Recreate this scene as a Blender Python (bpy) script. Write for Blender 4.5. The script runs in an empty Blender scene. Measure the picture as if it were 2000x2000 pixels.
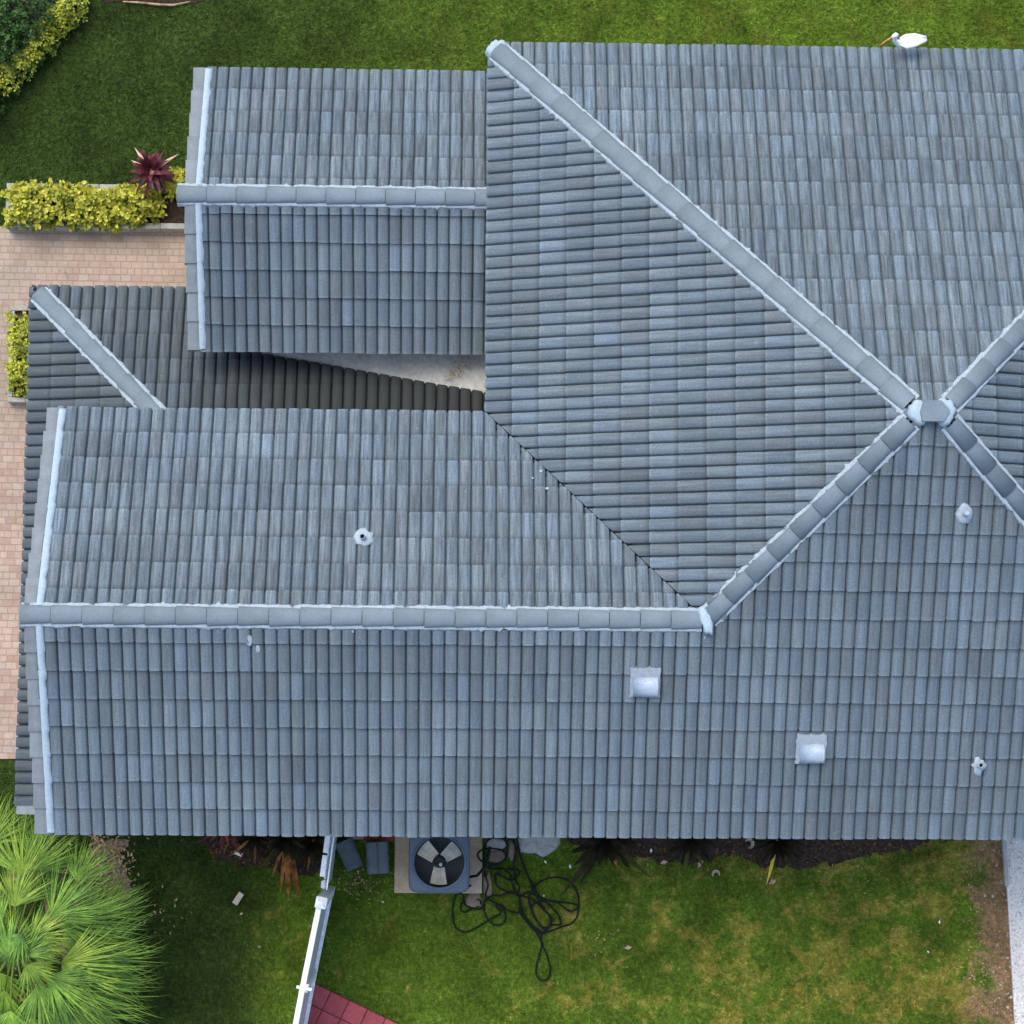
import bpy, bmesh, math, random
import numpy as np
from mathutils import Vector, Matrix, noise
random.seed(7); rng = np.random.default_rng(7)
PI = math.pi
sc = bpy.context.scene
C = sc.collection

# ------------------------------------------------------------------ camera
cd = bpy.data.cameras.new('camera'); cam = bpy.data.objects.new('camera', cd); C.objects.link(cam)
F_PX = 4025.67; CZ = 30.0
TX, TY, RZ = 0.0955713, -0.0265465, 0.0064776
cd.sensor_width = 36; cd.sensor_fit = 'HORIZONTAL'; cd.lens = F_PX / 2000 * 36
cd.clip_start = .5; cd.clip_end = 600
RM = Matrix.Rotation(RZ, 3, 'Z') @ Matrix.Rotation(TY, 3, 'Y') @ Matrix.Rotation(TX, 3, 'X')
cam.matrix_world = Matrix.Translation((0, 0, CZ)) @ RM.to_4x4()
sc.camera = cam

# ------------------------------------------------------------------ light
SUN_EL, SUN_AZ = math.radians(60), math.radians(-35)      # azimuth from north, towards west
sdir = Vector((math.sin(SUN_AZ) * math.cos(SUN_EL), math.cos(SUN_AZ) * math.cos(SUN_EL), math.sin(SUN_EL)))
w = bpy.data.worlds.new('World'); sc.world = w; w.use_nodes = True
wn = w.node_tree.nodes; wl = w.node_tree.links
bg = wn['Background']; sky = wn.new('ShaderNodeTexSky'); sky.sky_type = 'NISHITA'; sky.sun_disc = False
sky.sun_elevation = SUN_EL; sky.sun_rotation = SUN_AZ; sky.air_density = 1.1; sky.dust_density = 3.0
sky.ozone_density = 1.0
wl.new(sky.outputs[0], bg.inputs[0]); bg.inputs[1].default_value = 0.15
sl = bpy.data.lights.new('sun', 'SUN'); sl.energy = 0.85; sl.angle = math.radians(35); sl.color = (1, .95, .87)
so = bpy.data.objects.new('sun', sl); C.objects.link(so); so.rotation_euler = sdir.to_track_quat('Z', 'Y').to_euler()
sc.view_settings.view_transform = 'Standard'; sc.view_settings.look = 'None'
sc.view_settings.exposure = 0.88; sc.view_settings.gamma = 1
sc.cycles.max_bounces = 6

def at(px, py, z=0.0):
    """world point at height z seen at photo pixel (2000 px photo)"""
    d = RM @ Vector(((px - 1000) / F_PX, (1000 - py) / F_PX, -1))
    t = (z - CZ) / d.z
    return Vector((d.x * t, d.y * t, z))

# ------------------------------------------------------------------ materials
def mat(name, rough=.85, spec=.3):
    m = bpy.data.materials.new(name); m.use_nodes = True
    nt = m.node_tree; b = nt.nodes['Principled BSDF']
    b.inputs['Roughness'].default_value = rough; b.inputs['Specular IOR Level'].default_value = spec
    return m, nt, b
def N(nt, t, **kw):
    n = nt.nodes.new(t)
    for k, v in kw.items():
        if k in n.inputs: n.inputs[k].default_value = v
        else: setattr(n, k, v)
    return n
def tex_noise(nt, vec, scale, detail=3, rough=.55, dist=0):
    n = nt.nodes.new('ShaderNodeTexNoise'); n.inputs['Scale'].default_value = scale
    n.inputs['Detail'].default_value = detail; n.inputs['Roughness'].default_value = rough
    n.inputs['Distortion'].default_value = dist
    if vec is not None: nt.links.new(vec, n.inputs['Vector'])
    return n.outputs['Fac']
def ramp(nt, fac, stops):
    r = nt.nodes.new('ShaderNodeValToRGB'); nt.links.new(fac, r.inputs[0])
    el = r.color_ramp.elements
    while len(el) < len(stops): el.new(.5)
    for e, (p, c) in zip(el, stops):
        e.position = p; e.color = (c[0], c[1], c[2], 1) if hasattr(c, '__len__') else (c, c, c, 1)
    return r.outputs[0]
def mix(nt, fac, a, b, mode='MIX'):
    m = nt.nodes.new('ShaderNodeMix'); m.data_type = 'RGBA'; m.blend_type = mode
    for s, v in ((m.inputs[0], fac), (m.inputs[6], a), (m.inputs[7], b)):
        if isinstance(v, (int, float)): s.default_value = v if s == m.inputs[0] else (v, v, v, 1)
        elif isinstance(v, (tuple, list)): s.default_value = (*v[:3], 1)
        else: nt.links.new(v, s)
    return m.outputs[2]
def math_(nt, op, a, b=0.0, clamp=False):
    m = nt.nodes.new('ShaderNodeMath'); m.operation = op; m.use_clamp = clamp
    for s, v in ((m.inputs[0], a), (m.inputs[1], b)):
        if isinstance(v, (int, float)): s.default_value = v
        else: nt.links.new(v, s)
    return m.outputs[0]
def pos(nt): return nt.nodes.new('ShaderNodeNewGeometry').outputs['Position']
def attr(nt, name='rnd'):
    a = nt.nodes.new('ShaderNodeAttribute'); a.attribute_name = name; return a.outputs['Fac']
def mapping(nt, vec, scale=(1, 1, 1), rot=0, loc=(0, 0, 0)):
    m = nt.nodes.new('ShaderNodeMapping'); m.inputs['Scale'].default_value = scale
    m.inputs['Rotation'].default_value = (0, 0, rot); m.inputs['Location'].default_value = loc
    nt.links.new(vec, m.inputs['Vector']); return m.outputs[0]
def bump(nt, b, h, dist=.01, strength=1.0):
    n = nt.nodes.new('ShaderNodeBump'); n.inputs['Distance'].default_value = dist
    n.inputs['Strength'].default_value = strength
    nt.links.new(h, n.inputs['Height']); nt.links.new(n.outputs[0], b.inputs['Normal'])
def simple(name, col, rough=.85, spec=.3, var=.25, scale=12, bmp=.004, col2=None, speck=.2):
    """procedural material: base colour with mottling, fine speckle and per-piece variation"""
    m, nt, b = mat(name, rough, spec); p = pos(nt)
    n1 = tex_noise(nt, p, scale, 5, .6); n2 = tex_noise(nt, p, scale * 6, 2)
    lo = tuple(c * (1 - var) for c in col); hi = col2 or tuple(min(1, c * (1 + var)) for c in col)
    c = ramp(nt, n1, [(.3, lo), (.7, hi)])
    k = ramp(nt, n2, [(.25, 1 - speck), (.75, 1 + speck)])
    c = mix(nt, 1, c, k, 'MULTIPLY')
    r = ramp(nt, attr(nt), [(0, 1 - var * .7), (1, 1 + var * .7)])
    c = mix(nt, 1, c, r, 'MULTIPLY')
    nt.links.new(c, b.inputs['Base Color'])
    if bmp: bump(nt, b, n2, bmp)
    return m

def roof_tile_mat(name='roof_tile_mat', tint=(1, 1, 1), slot_shade=False):
    m, nt, b = mat(name, .72, .35)
    uvn = nt.nodes.new('ShaderNodeUVMap'); uvn.uv_map = 'UVMap'; uv = uvn.outputs[0]; p = pos(nt); r = attr(nt)
    streak = tex_noise(nt, mapping(nt, uv, (1, .06, 1)), 27, 4, .7)
    streak2 = tex_noise(nt, mapping(nt, uv, (1, .3, 1)), 120, 2, .6)
    blot = tex_noise(nt, p, .55, 4, .6); fine = tex_noise(nt, p, 55, 3, .7); mid = tex_noise(nt, p, 4, 4, .6)
    c = ramp(nt, r, [(0, (.145, .182, .215)), (.22, (.170, .196, .212)), (.45, (.160, .202, .235)),
                     (.62, (.174, .206, .218)), (.8, (.172, .218, .258)), (1, (.190, .220, .240))])
    gn = nt.nodes.new('ShaderNodeNewGeometry'); sx = nt.nodes.new('ShaderNodeSeparateXYZ'); nt.links.new(gn.outputs['True Normal'], sx.inputs[0])
    nf = math_(nt, 'MULTIPLY', math_(nt, 'SUBTRACT', sx.outputs[1], .05), 4, True)      # damp north faces weather in streaks
    c = mix(nt, 1, c, ramp(nt, streak, [(.3, .78), (.5, 1.0), (.72, 1.20)]), 'MULTIPLY')
    c = mix(nt, nf, c, mix(nt, 1, c, ramp(nt, streak, [(.34, .72), (.5, 1.0), (.68, 1.22)]), 'MULTIPLY'))
    c = mix(nt, 1, c, ramp(nt, streak2, [(.3, .80), (.7, 1.2)]), 'MULTIPLY')
    c = mix(nt, 1, c, ramp(nt, math_(nt, 'FRACT', math_(nt, 'MULTIPLY', r, 7.3)), [(0, .85), (.5, 1.0), (1, 1.16)]), 'MULTIPLY')
    c = mix(nt, 1, c, ramp(nt, blot, [(.3, .86), (.7, 1.12)]), 'MULTIPLY')
    c = mix(nt, 1, c, ramp(nt, fine, [(.25, .78), (.75, 1.2)]), 'MULTIPLY')
    c = mix(nt, ramp(nt, mid, [(.66, 0.0), (.78, .35)]), c, (.28, .32, .345))
    c = mix(nt, ramp(nt, tex_noise(nt, p, 17, 2, .5), [(.70, 0.0), (.78, .5)]), c, (.34, .38, .40))
    c = mix(nt, ramp(nt, tex_noise(nt, p, 1.9, 5, .7), [(.60, 0.0), (.78, .4)]), c, (.10, .12, .125))
    c = mix(nt, 1, c, tint, 'MULTIPLY')
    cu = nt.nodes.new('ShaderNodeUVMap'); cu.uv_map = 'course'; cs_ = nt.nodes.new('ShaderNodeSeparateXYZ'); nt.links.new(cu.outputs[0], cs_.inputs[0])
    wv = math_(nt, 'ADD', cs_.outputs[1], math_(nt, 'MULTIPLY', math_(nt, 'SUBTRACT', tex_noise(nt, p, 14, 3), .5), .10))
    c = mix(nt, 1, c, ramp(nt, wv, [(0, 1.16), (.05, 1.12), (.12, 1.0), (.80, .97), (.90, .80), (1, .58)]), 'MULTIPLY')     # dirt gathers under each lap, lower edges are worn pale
    wn_ = nt.nodes.new('ShaderNodeTexWhiteNoise'); wn_.noise_dimensions = '1D'; nt.links.new(cs_.outputs[0], wn_.inputs['W'])
    c = mix(nt, 1, c, ramp(nt, wn_.outputs['Value'], [(0, .93), (1, 1.07)]), 'MULTIPLY')
    if slot_shade:                                                                            # shade of the slot below gable and main eaves, painted into the colour
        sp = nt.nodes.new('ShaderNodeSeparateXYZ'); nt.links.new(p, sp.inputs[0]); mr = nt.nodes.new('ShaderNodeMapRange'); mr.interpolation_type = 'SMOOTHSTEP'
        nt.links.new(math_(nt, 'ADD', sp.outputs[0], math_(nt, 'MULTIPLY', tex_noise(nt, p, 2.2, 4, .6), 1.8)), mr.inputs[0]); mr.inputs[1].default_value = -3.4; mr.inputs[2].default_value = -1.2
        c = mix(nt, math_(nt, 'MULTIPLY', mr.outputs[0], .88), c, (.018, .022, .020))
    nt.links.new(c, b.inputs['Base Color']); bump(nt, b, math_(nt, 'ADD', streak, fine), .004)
    return m

GRASS_PATCH = []      # filled below
def grass_color(nt):
    """lawn colour as a function of world position: darker west, lighter east, dry patches"""
    p = pos(nt)
    big = tex_noise(nt, p, .32, 3, .5); mid = tex_noise(nt, p, 2.1, 4, .62, .6); fine = tex_noise(nt, p, 16, 4, .7)
    sp = nt.nodes.new('ShaderNodeSeparateXYZ'); nt.links.new(p, sp.inputs[0]); X, Y = sp.outputs[0], sp.outputs[1]
    def smooth(v, a, bb):
        mr = nt.nodes.new('ShaderNodeMapRange'); mr.interpolation_type = 'SMOOTHSTEP'
        nt.links.new(v, mr.inputs[0]); mr.inputs[1].default_value = a; mr.inputs[2].default_value = bb
        return mr.outputs[0]
    dark = ramp(nt, fine, [(.25, (.018, .040, .008)), (.5, (.042, .078, .014)), (.75, (.092, .135, .030))])
    mids = ramp(nt, fine, [(.25, (.042, .095, .010)), (.5, (.108, .190, .018)), (.75, (.22, .31, .045))])
    dry = ramp(nt, fine, [(.25, (.18, .175, .02)), (.5, (.37, .31, .055)), (.75, (.60, .47, .19))])
    # each lawn is lighter on its east side
    east_n = smooth(math_(nt, 'ADD', X, math_(nt, 'MULTIPLY', big, 3.0)), -3.4, 5.5)
    east_s = smooth(math_(nt, 'ADD', X, math_(nt, 'MULTIPLY', mid, .5)), -3.0, -2.0)
    south = smooth(math_(nt, 'MULTIPLY', Y, -1), -1.0, 1.0)
    f = mix(nt, south, east_n, east_s)
    c = mix(nt, f, dark, mids)
    # yellowing in the south-east lawn
    xw = smooth(math_(nt, 'ADD', X, math_(nt, 'MULTIPLY', mid, 2.0)), 0.0, 6.5)
    md2 = tex_noise(nt, p, 6.5, 3, .6)
    k = math_(nt, 'ADD', math_(nt, 'ADD', math_(nt, 'MULTIPLY', mid, .7), math_(nt, 'MULTIPLY', md2, .3)), math_(nt, 'MULTIPLY', xw, .10))
    drym = math_(nt, 'MULTIPLY', smooth(k, .54, .70), south)
    drym = math_(nt, 'MULTIPLY', drym, east_s)
    c = mix(nt, math_(nt, 'MULTIPLY', drym, .72), c, dry)
    bare = math_(nt, 'MULTIPLY', smooth(math_(nt, 'ADD', X, math_(nt, 'MULTIPLY', mid, 1.6)), 8.15, 8.6), south)
    soil = ramp(nt, fine, [(.3, (.21, .125, .055)), (.7, (.50, .345, .19))])
    c = mix(nt, bare, c, soil)
    # yellow tinge of the lawn north east of the roof
    yn = math_(nt, 'MULTIPLY', smooth(mid, .45, .7), math_(nt, 'SUBTRACT', 1, south))
    c = mix(nt, math_(nt, 'MULTIPLY', math_(nt, 'MULTIPLY', yn, east_n), .45), c, (.17, .18, .03))
    c = mix(nt, 1, c, ramp(nt, tex_noise(nt, p, 1.3, 5, .65, .4), [(.3, .62), (.5, 1.0), (.72, 1.35)]), 'MULTIPLY')
    c = mix(nt, 1, c, ramp(nt, tex_noise(nt, p, 7, 3, .6), [(.3, .8), (.7, 1.2)]), 'MULTIPLY')
    return c, fine, mid
def grass_ground_mat():
    m, nt, b = mat('lawn_mat', .95, .1); c, fine, mid = grass_color(nt)
    nt.links.new(mix(nt, 1, c, .8, 'MULTIPLY'), b.inputs['Base Color']); bump(nt, b, math_(nt, 'ADD', fine, mid), .05)
    return m
def grass_blade_mat():
    m, nt, b = mat('grass_blade_mat', .7, .2); c, fine, mid = grass_color(nt)
    r = ramp(nt, attr(nt), [(0, .72), (.7, 1.15), (1, 1.45)])
    nt.links.new(mix(nt, 1, c, r, 'MULTIPLY'), b.inputs['Base Color'])
    b.inputs['Subsurface Weight'].default_value = 0
    return m
def paver_mat():
    m, nt, b = mat('paver_mat', .85, .25); p = pos(nt)
    br = nt.nodes.new('ShaderNodeTexBrick'); nt.links.new(mapping(nt, p, rot=.006), br.inputs['Vector'])
    br.inputs['Scale'].default_value = 1; br.inputs['Brick Width'].default_value = .155
    br.inputs['Row Height'].default_value = .1; br.inputs['Mortar Size'].default_value = .006
    br.inputs['Mortar Smooth'].default_value = .3; br.inputs['Bias'].default_value = 0
    br.inputs['Color1'].default_value = (0, 0, 0, 1); br.inputs['Color2'].default_value = (1, 1, 1, 1)
    br.inputs['Mortar'].default_value = (.5, .5, .5, 1); br.offset = .5; br.squash = .65; br.squash_frequency = 3
    c = ramp(nt, br.outputs['Color'], [(0, (.37, .255, .205)), (.35, (.41, .31, .25)), (.65, (.45, .35, .28)), (1, (.41, .345, .30))])
    sp = nt.nodes.new('ShaderNodeSeparateXYZ'); nt.links.new(p, sp.inputs[0])
    mr = nt.nodes.new('ShaderNodeMapRange'); nt.links.new(math_(nt, 'ADD', sp.outputs[1], math_(nt, 'MULTIPLY', tex_noise(nt, p, 1.1, 3), 3)), mr.inputs[0])
    mr.inputs[1].default_value = 3.5; mr.inputs[2].default_value = 7.5
    c = mix(nt, math_(nt, 'MULTIPLY', mr.outputs[0], .55), c, (.38, .31, .235))
    c = mix(nt, 1, c, ramp(nt, tex_noise(nt, p, 1.6, 5, .65), [(.3, .78), (.7, 1.15)]), 'MULTIPLY')
    c = mix(nt, 1, c, ramp(nt, tex_noise(nt, p, 60, 2), [(.3, .85), (.7, 1.12)]), 'MULTIPLY')
    c = mix(nt, math_(nt, 'MULTIPLY', br.outputs['Fac'], .5), c, (.26, .19, .14))
    c = mix(nt, ramp(nt, tex_noise(nt, p, 2.7, 4, .6), [(.63, 0.0), (.8, .45)]), c, (.22, .21, .08))
    nt.links.new(c, b.inputs['Base Color']); bump(nt, b, math_(nt, 'SUBTRACT', 1, br.outputs['Fac']), .006)
    return m

M = {}
M['tile'] = roof_tile_mat(tint=(.70, .755, .785)); M['shaded_weathered'] = roof_tile_mat('shaded_weathered_tile_mat', (.46, .49, .50), True)  # second tile is darker for the skirt roof: shade and weathering in its colour
M['cap'] = simple('cap_tile_mat', (.155, .200, .230), .7, .35, .08, 5, .001, speck=.08)
M['rake'] = simple('rake_tile_mat', (.185, .218, .235), .7, .35, .14, 6, .001, speck=.08)
M['mortar'] = simple('mortar_mat', (.36, .43, .48), .85, .2, .16, 25, .006)
M['mortar2'] = simple('bright_mortar_mat', (.38, .48, .55), .85, .2, .1, 25, .005)
M['deck'] = simple('underlayment_mat', (.05, .05, .055), .95, .1, .2)
M['membrane'] = simple('white_membrane_mat', (.50, .51, .47), .8, .3, .16, 3, .002)
M['stucco'] = simple('stucco_mat', (.62, .56, .46), .9, .15, .08, 40, .004)
M['fascia'] = simple('fascia_mat', (.55, .56, .55), .6, .3, .06)
M['metal'] = simple('vent_metal_mat', (.36, .44, .52), .45, .45, .10, 10, .001)
M['flash'] = simple('flashing_mat', (.29, .34, .38), .7, .3, .14, 20, .003)
M['dark'] = simple('dark_void_mat', (.012, .012, .014), .8, .2, .2)
M['lawn'] = grass_ground_mat(); M['blade'] = grass_blade_mat(); M['paver'] = paver_mat()
M['mulch'] = simple('mulch_mat', (.035, .025, .020), .95, .1, .5, 22, .012, (.085, .058, .045))
M['soil'] = simple('soil_mat', (.19, .125, .075), .95, .1, .35, 14, .02, (.38, .27, .18))
M['concrete'] = simple('concrete_mat', (.33, .33, .29), .85, .25, .18, 9, .004)
M['kerb'] = simple('kerb_mat', (.42, .43, .42), .85, .25, .15, 9, .004)
M['pad'] = simple('pad_mat', (.52, .41, .28), .85, .25, .14, 8, .003)
M['red'] = simple('red_paver_mat', (.36, .075, .085), .8, .3, .14, 5, .003)
M['grout'] = simple('joint_mat', (.09, .035, .035), .9, .2, .3)
M['gravel'] = simple('gravel_mat', (.90, .87, .80), .8, .3, .22, 30, .012, (1, 1, .98), speck=.28)
M['vinyl'] = simple('vinyl_mat', (.84, .87, .90), .35, .45, .03, 5, 0)
M['vinylpanel'] = simple('vinyl_panel_mat', (.55, .60, .67), .4, .4, .06, 5, 0)
M['acpaint'] = simple('cabinet_paint_mat', (.075, .115, .165), .4, .45, .08, 7, .001)
M['acdark'] = simple('coil_mat', (.02, .023, .027), .7, .3, .3)
M['blade_a'] = simple('fan_blade_mat', (.85, .76, .60), .5, .4, .12, 9, 0)
M['blade_b'] = simple('fan_blade_grey_mat', (.55, .54, .44), .5, .4, .2, 9, 0)
M['steel'] = simple('steel_mat', (.6, .65, .68), .25, .6, .1)
M['hose'] = simple('hose_mat', (.006, .011, .009), .7, .2, .2)
M['brick'] = simple('brick_mat', (.30, .06, .05), .9, .2, .3, 20)
M['brickpale'] = simple('pale_brick_mat', (.42, .26, .22), .9, .2, .2, 20)
M['stone'] = simple('stone_mat', (.22, .17, .125), .9, .2, .25, 12, .01)
M['palestone'] = simple('pale_stone_mat', (.42, .43, .41), .9, .2, .22, 14, .012)
M['leftover'] = simple('leftover_tile_mat', (.13, .165, .18), .75, .3, .15, 8, .003)
M['white'] = simple('white_scrap_mat', (.82, .82, .78), .7, .3, .08)
M['wood'] = simple('pale_wood_mat', (.50, .45, .36), .85, .2, .12, 20)
M['gold'] = simple('golden_leaf_mat', (.34, .40, .03), .55, .35, .5, 7, 0, (.60, .58, .06))
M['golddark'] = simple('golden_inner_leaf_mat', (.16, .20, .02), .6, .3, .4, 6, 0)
M['lime'] = simple('lime_leaf_mat', (.30, .38, .035), .55, .35, .45, 5, 0, (.52, .54, .05))
M['hedge'] = simple('hedge_leaf_mat', (.025, .085, .015), .6, .25, .6, 3, 0, (.08, .18, .035))
M['stem'] = simple('stem_mat', (.10, .075, .045), .9, .2, .3)
M['cord'] = simple('dark_red_leaf_mat', (.045, .010, .016), .6, .3, .5, 8, 0, (.15, .025, .038))
M['cordpale'] = simple('pink_leaf_mat', (.48, .30, .22), .5, .4, .25, 8, 0)
M['palm'] = simple('palm_leaf_mat', (.09, .25, .035), .5, .4, .5, 3, 0, (.24, .42, .05))
M['palmy'] = simple('yellow_palm_leaf_mat', (.13, .31, .03), .5, .4, .4, 3, 0, (.31, .42, .05))
M['petiole'] = simple('petiole_mat', (.20, .26, .03), .5, .4, .2, 6, 0)
M['trunk'] = simple('palm_trunk_mat', (.13, .095, .06), .95, .1, .35, 9, .02)
M['brom'] = simple('dark_strap_leaf_mat', (.012, .012, .006), .85, .12, .5, 6, 0, (.035, .028, .012))
M['olive'] = simple('olive_leaf_mat', (.06, .065, .012), .8, .15, .4, 6, 0)
M['rust'] = simple('rust_leaf_mat', (.17, .05, .015), .8, .15, .5, 9, 0, (.32, .15, .04))
M['litter'] = simple('dry_leaf_mat', (.36, .24, .13), .8, .2, .45, 9, 0, (.55, .40, .25))
M['feather'] = simple('feather_mat', (.84, .84, .84), .8, .2, .05, 30, .002)
M['bill'] = simple('bill_mat', (.60, .24, .12), .5, .4, .2)
M['yellow'] = simple('yellow_leaf_mat', (.55, .42, .05), .6, .3, .2)

# ------------------------------------------------------------------ builders
class MB:
    def __init__(s): s.v = []; s.f = []; s.r = []; s.cur = None
    def add(s, vs, fs, r=None):
        o = len(s.v); s.v += [tuple(v) for v in vs]; s.f += [tuple(i + o for i in f) for f in fs]
        r = random.random() if r is None else r
        s.r += [r] * len(fs); return s
    def box(s, c, size, rz=0, r=None, taper=1.0, tilt=None, bev=0.0):
        x, y, z = (d / 2 for d in size); mt = Matrix.Rotation(rz, 3, 'Z')
        if tilt: mt = mt @ Matrix.Rotation(tilt[0], 3, 'X') @ Matrix.Rotation(tilt[1], 3, 'Y')
        if not bev:
            vs = [Vector((sx * x * (taper if sz > 0 else 1), sy * y * (taper if sz > 0 else 1), sz * z)) for sz in (-1, 1) for sx, sy in ((-1, -1), (1, -1), (1, 1), (-1, 1))]
            fs = [(3, 2, 1, 0), (4, 5, 6, 7), (0, 1, 5, 4), (1, 2, 6, 5), (2, 3, 7, 6), (3, 0, 4, 7)]
        else:
            b = bev; rings = []
            for zz, ins in ((-z, b), (-z + b, 0), (z - b, 0), (z, b)):
                xx, yy = x - ins, y - ins
                rings.append([Vector(q + (zz,)) for q in ((-xx + b, -yy), (xx - b, -yy), (xx, -yy + b), (xx, yy - b), (xx - b, yy), (-xx + b, yy), (-xx, yy - b), (-xx, -yy + b))])
            vs = [v for rr in rings for v in rr]
            fs = [(7, 6, 5, 4, 3, 2, 1, 0), tuple(range(24, 32))]
            for k in range(3):
                for i in range(8): fs.append((k * 8 + i, k * 8 + (i + 1) % 8, k * 8 + 8 + (i + 1) % 8, k * 8 + 8 + i))
        c = Vector(c); return s.add([c + mt @ v for v in vs], fs, r)
    def tube(s, pts, rad, n=8, r=None, cap=True):
        pts = [Vector(p) for p in pts]; vs = []; fs = []
        if not hasattr(rad, '__len__'): rad = [rad] * len(pts)
        prev = None
        for i, p in enumerate(pts):
            d = (pts[min(i + 1, len(pts) - 1)] - pts[max(i - 1, 0)]).normalized()
            a = prev if prev is not None else (Vector((0, 0, 1)) if abs(d.z) < .9 else Vector((1, 0, 0)))
            a = (a - d * a.dot(d)).normalized(); prev = a; b = d.cross(a)
            rr = rad[i] if hasattr(rad[i], '__len__') else (rad[i], rad[i])
            for k in range(n):
                t = 2 * PI * k / n; vs.append(p + a * math.cos(t) * rr[0] + b * math.sin(t) * rr[1])
        for i in range(len(pts) - 1):
            for k in range(n): fs.append((i * n + k, i * n + (k + 1) % n, (i + 1) * n + (k + 1) % n, (i + 1) * n + k))
        if cap: fs += [tuple(reversed(range(n))), tuple(range((len(pts) - 1) * n, len(pts) * n))]
        return s.add(vs, fs, r)
    def poly(s, pts, z0, z1, r=None):
        """prism from a plan polygon (counter-clockwise)"""
        n = len(pts); vs = [(p[0], p[1], z0) for p in pts] + [(p[0], p[1], z1) for p in pts]
        fs = [tuple(reversed(range(n))), tuple(range(n, 2 * n))] + [(i, (i + 1) % n, n + (i + 1) % n, n + i) for i in range(n)]
        return s.add(vs, fs, r)
    def build(s, name, m, parent=None, smooth=False):
        me = bpy.data.meshes.new(name); me.from_pydata(s.v, [], s.f); me.materials.append(m)
        a = me.attributes.new('rnd', 'FLOAT', 'FACE'); a.data.foreach_set('value', s.r)
        if smooth: me.polygons.foreach_set('use_smooth', [True] * len(me.polygons))
        me.update(); o = bpy.data.objects.new(name, me); C.objects.link(o)
        if parent is not None: put(o, parent)
        return o
def put(o, parent):
    """parent keeping the world place: meshes are written in world coordinates, things sit at their base"""
    p = parent; off = Vector((0, 0, 0))
    while p is not None: off += p.location; p = p.parent
    o.parent = parent; o.location = -off
def tag(o, label=None, cat=None, group=None, kind=None):
    if label: o['label'] = label
    if cat: o['category'] = cat
    if group: o['group'] = group
    if kind: o['kind'] = kind
    return o
def thing(name, label, cat, loc, group=None):
    o = bpy.data.objects.new(name, None); C.objects.link(o); o.location = loc; o.empty_display_size = .2
    return tag(o, label, cat, group)
def fastmesh(name, V, Fn, rnd, m, nv=3):
    """big triangle/quad soup from numpy arrays"""
    me = bpy.data.meshes.new(name); n = len(Fn)
    me.vertices.add(len(V)); me.vertices.foreach_set('co', V.astype(np.float32).ravel())
    me.loops.add(n * nv); me.loops.foreach_set('vertex_index', Fn.astype(np.int32).ravel())
    me.polygons.add(n); me.polygons.foreach_set('loop_start', np.arange(0, n * nv, nv, dtype=np.int32))
    a = me.attributes.new('rnd', 'FLOAT', 'FACE'); a.data.foreach_set('value', rnd.astype(np.float32))
    me.materials.append(m); me.update(calc_edges=True); me.validate()
    o = bpy.data.objects.new(name, me); C.objects.link(o); return o

# ------------------------------------------------------------------ roof geometry
ZE = 3.75; T = 5 / 12
XW, YN, YS = .35, 8.65, -1.565
HALF = (YN - YS) / 2; YM = (YN + YS) / 2; XA = XW + HALF; XB = XA + .26; XE = XB + HALF; ZA = ZE + HALF * T
WN = 3.785; WH = (WN - YS) / 2; WY = YS + WH; XJ = XW + WH; ZW = ZE + WH * T; RX = -5.25
GZ, GN, GS, GX = 2.82, 8.55, 4.735, -3.60; GM = (GN + GS) / 2; GR = GZ + (GN - GS) / 2 * T; GE = .95
SZ, TS = 1.98, .30
SX = at(58, 590, SZ).x + .03; SN = at(200, 563, SZ).y; SS = at(40, 1572, SZ).y
W_ROLL, COURSE = .157, .368

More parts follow.
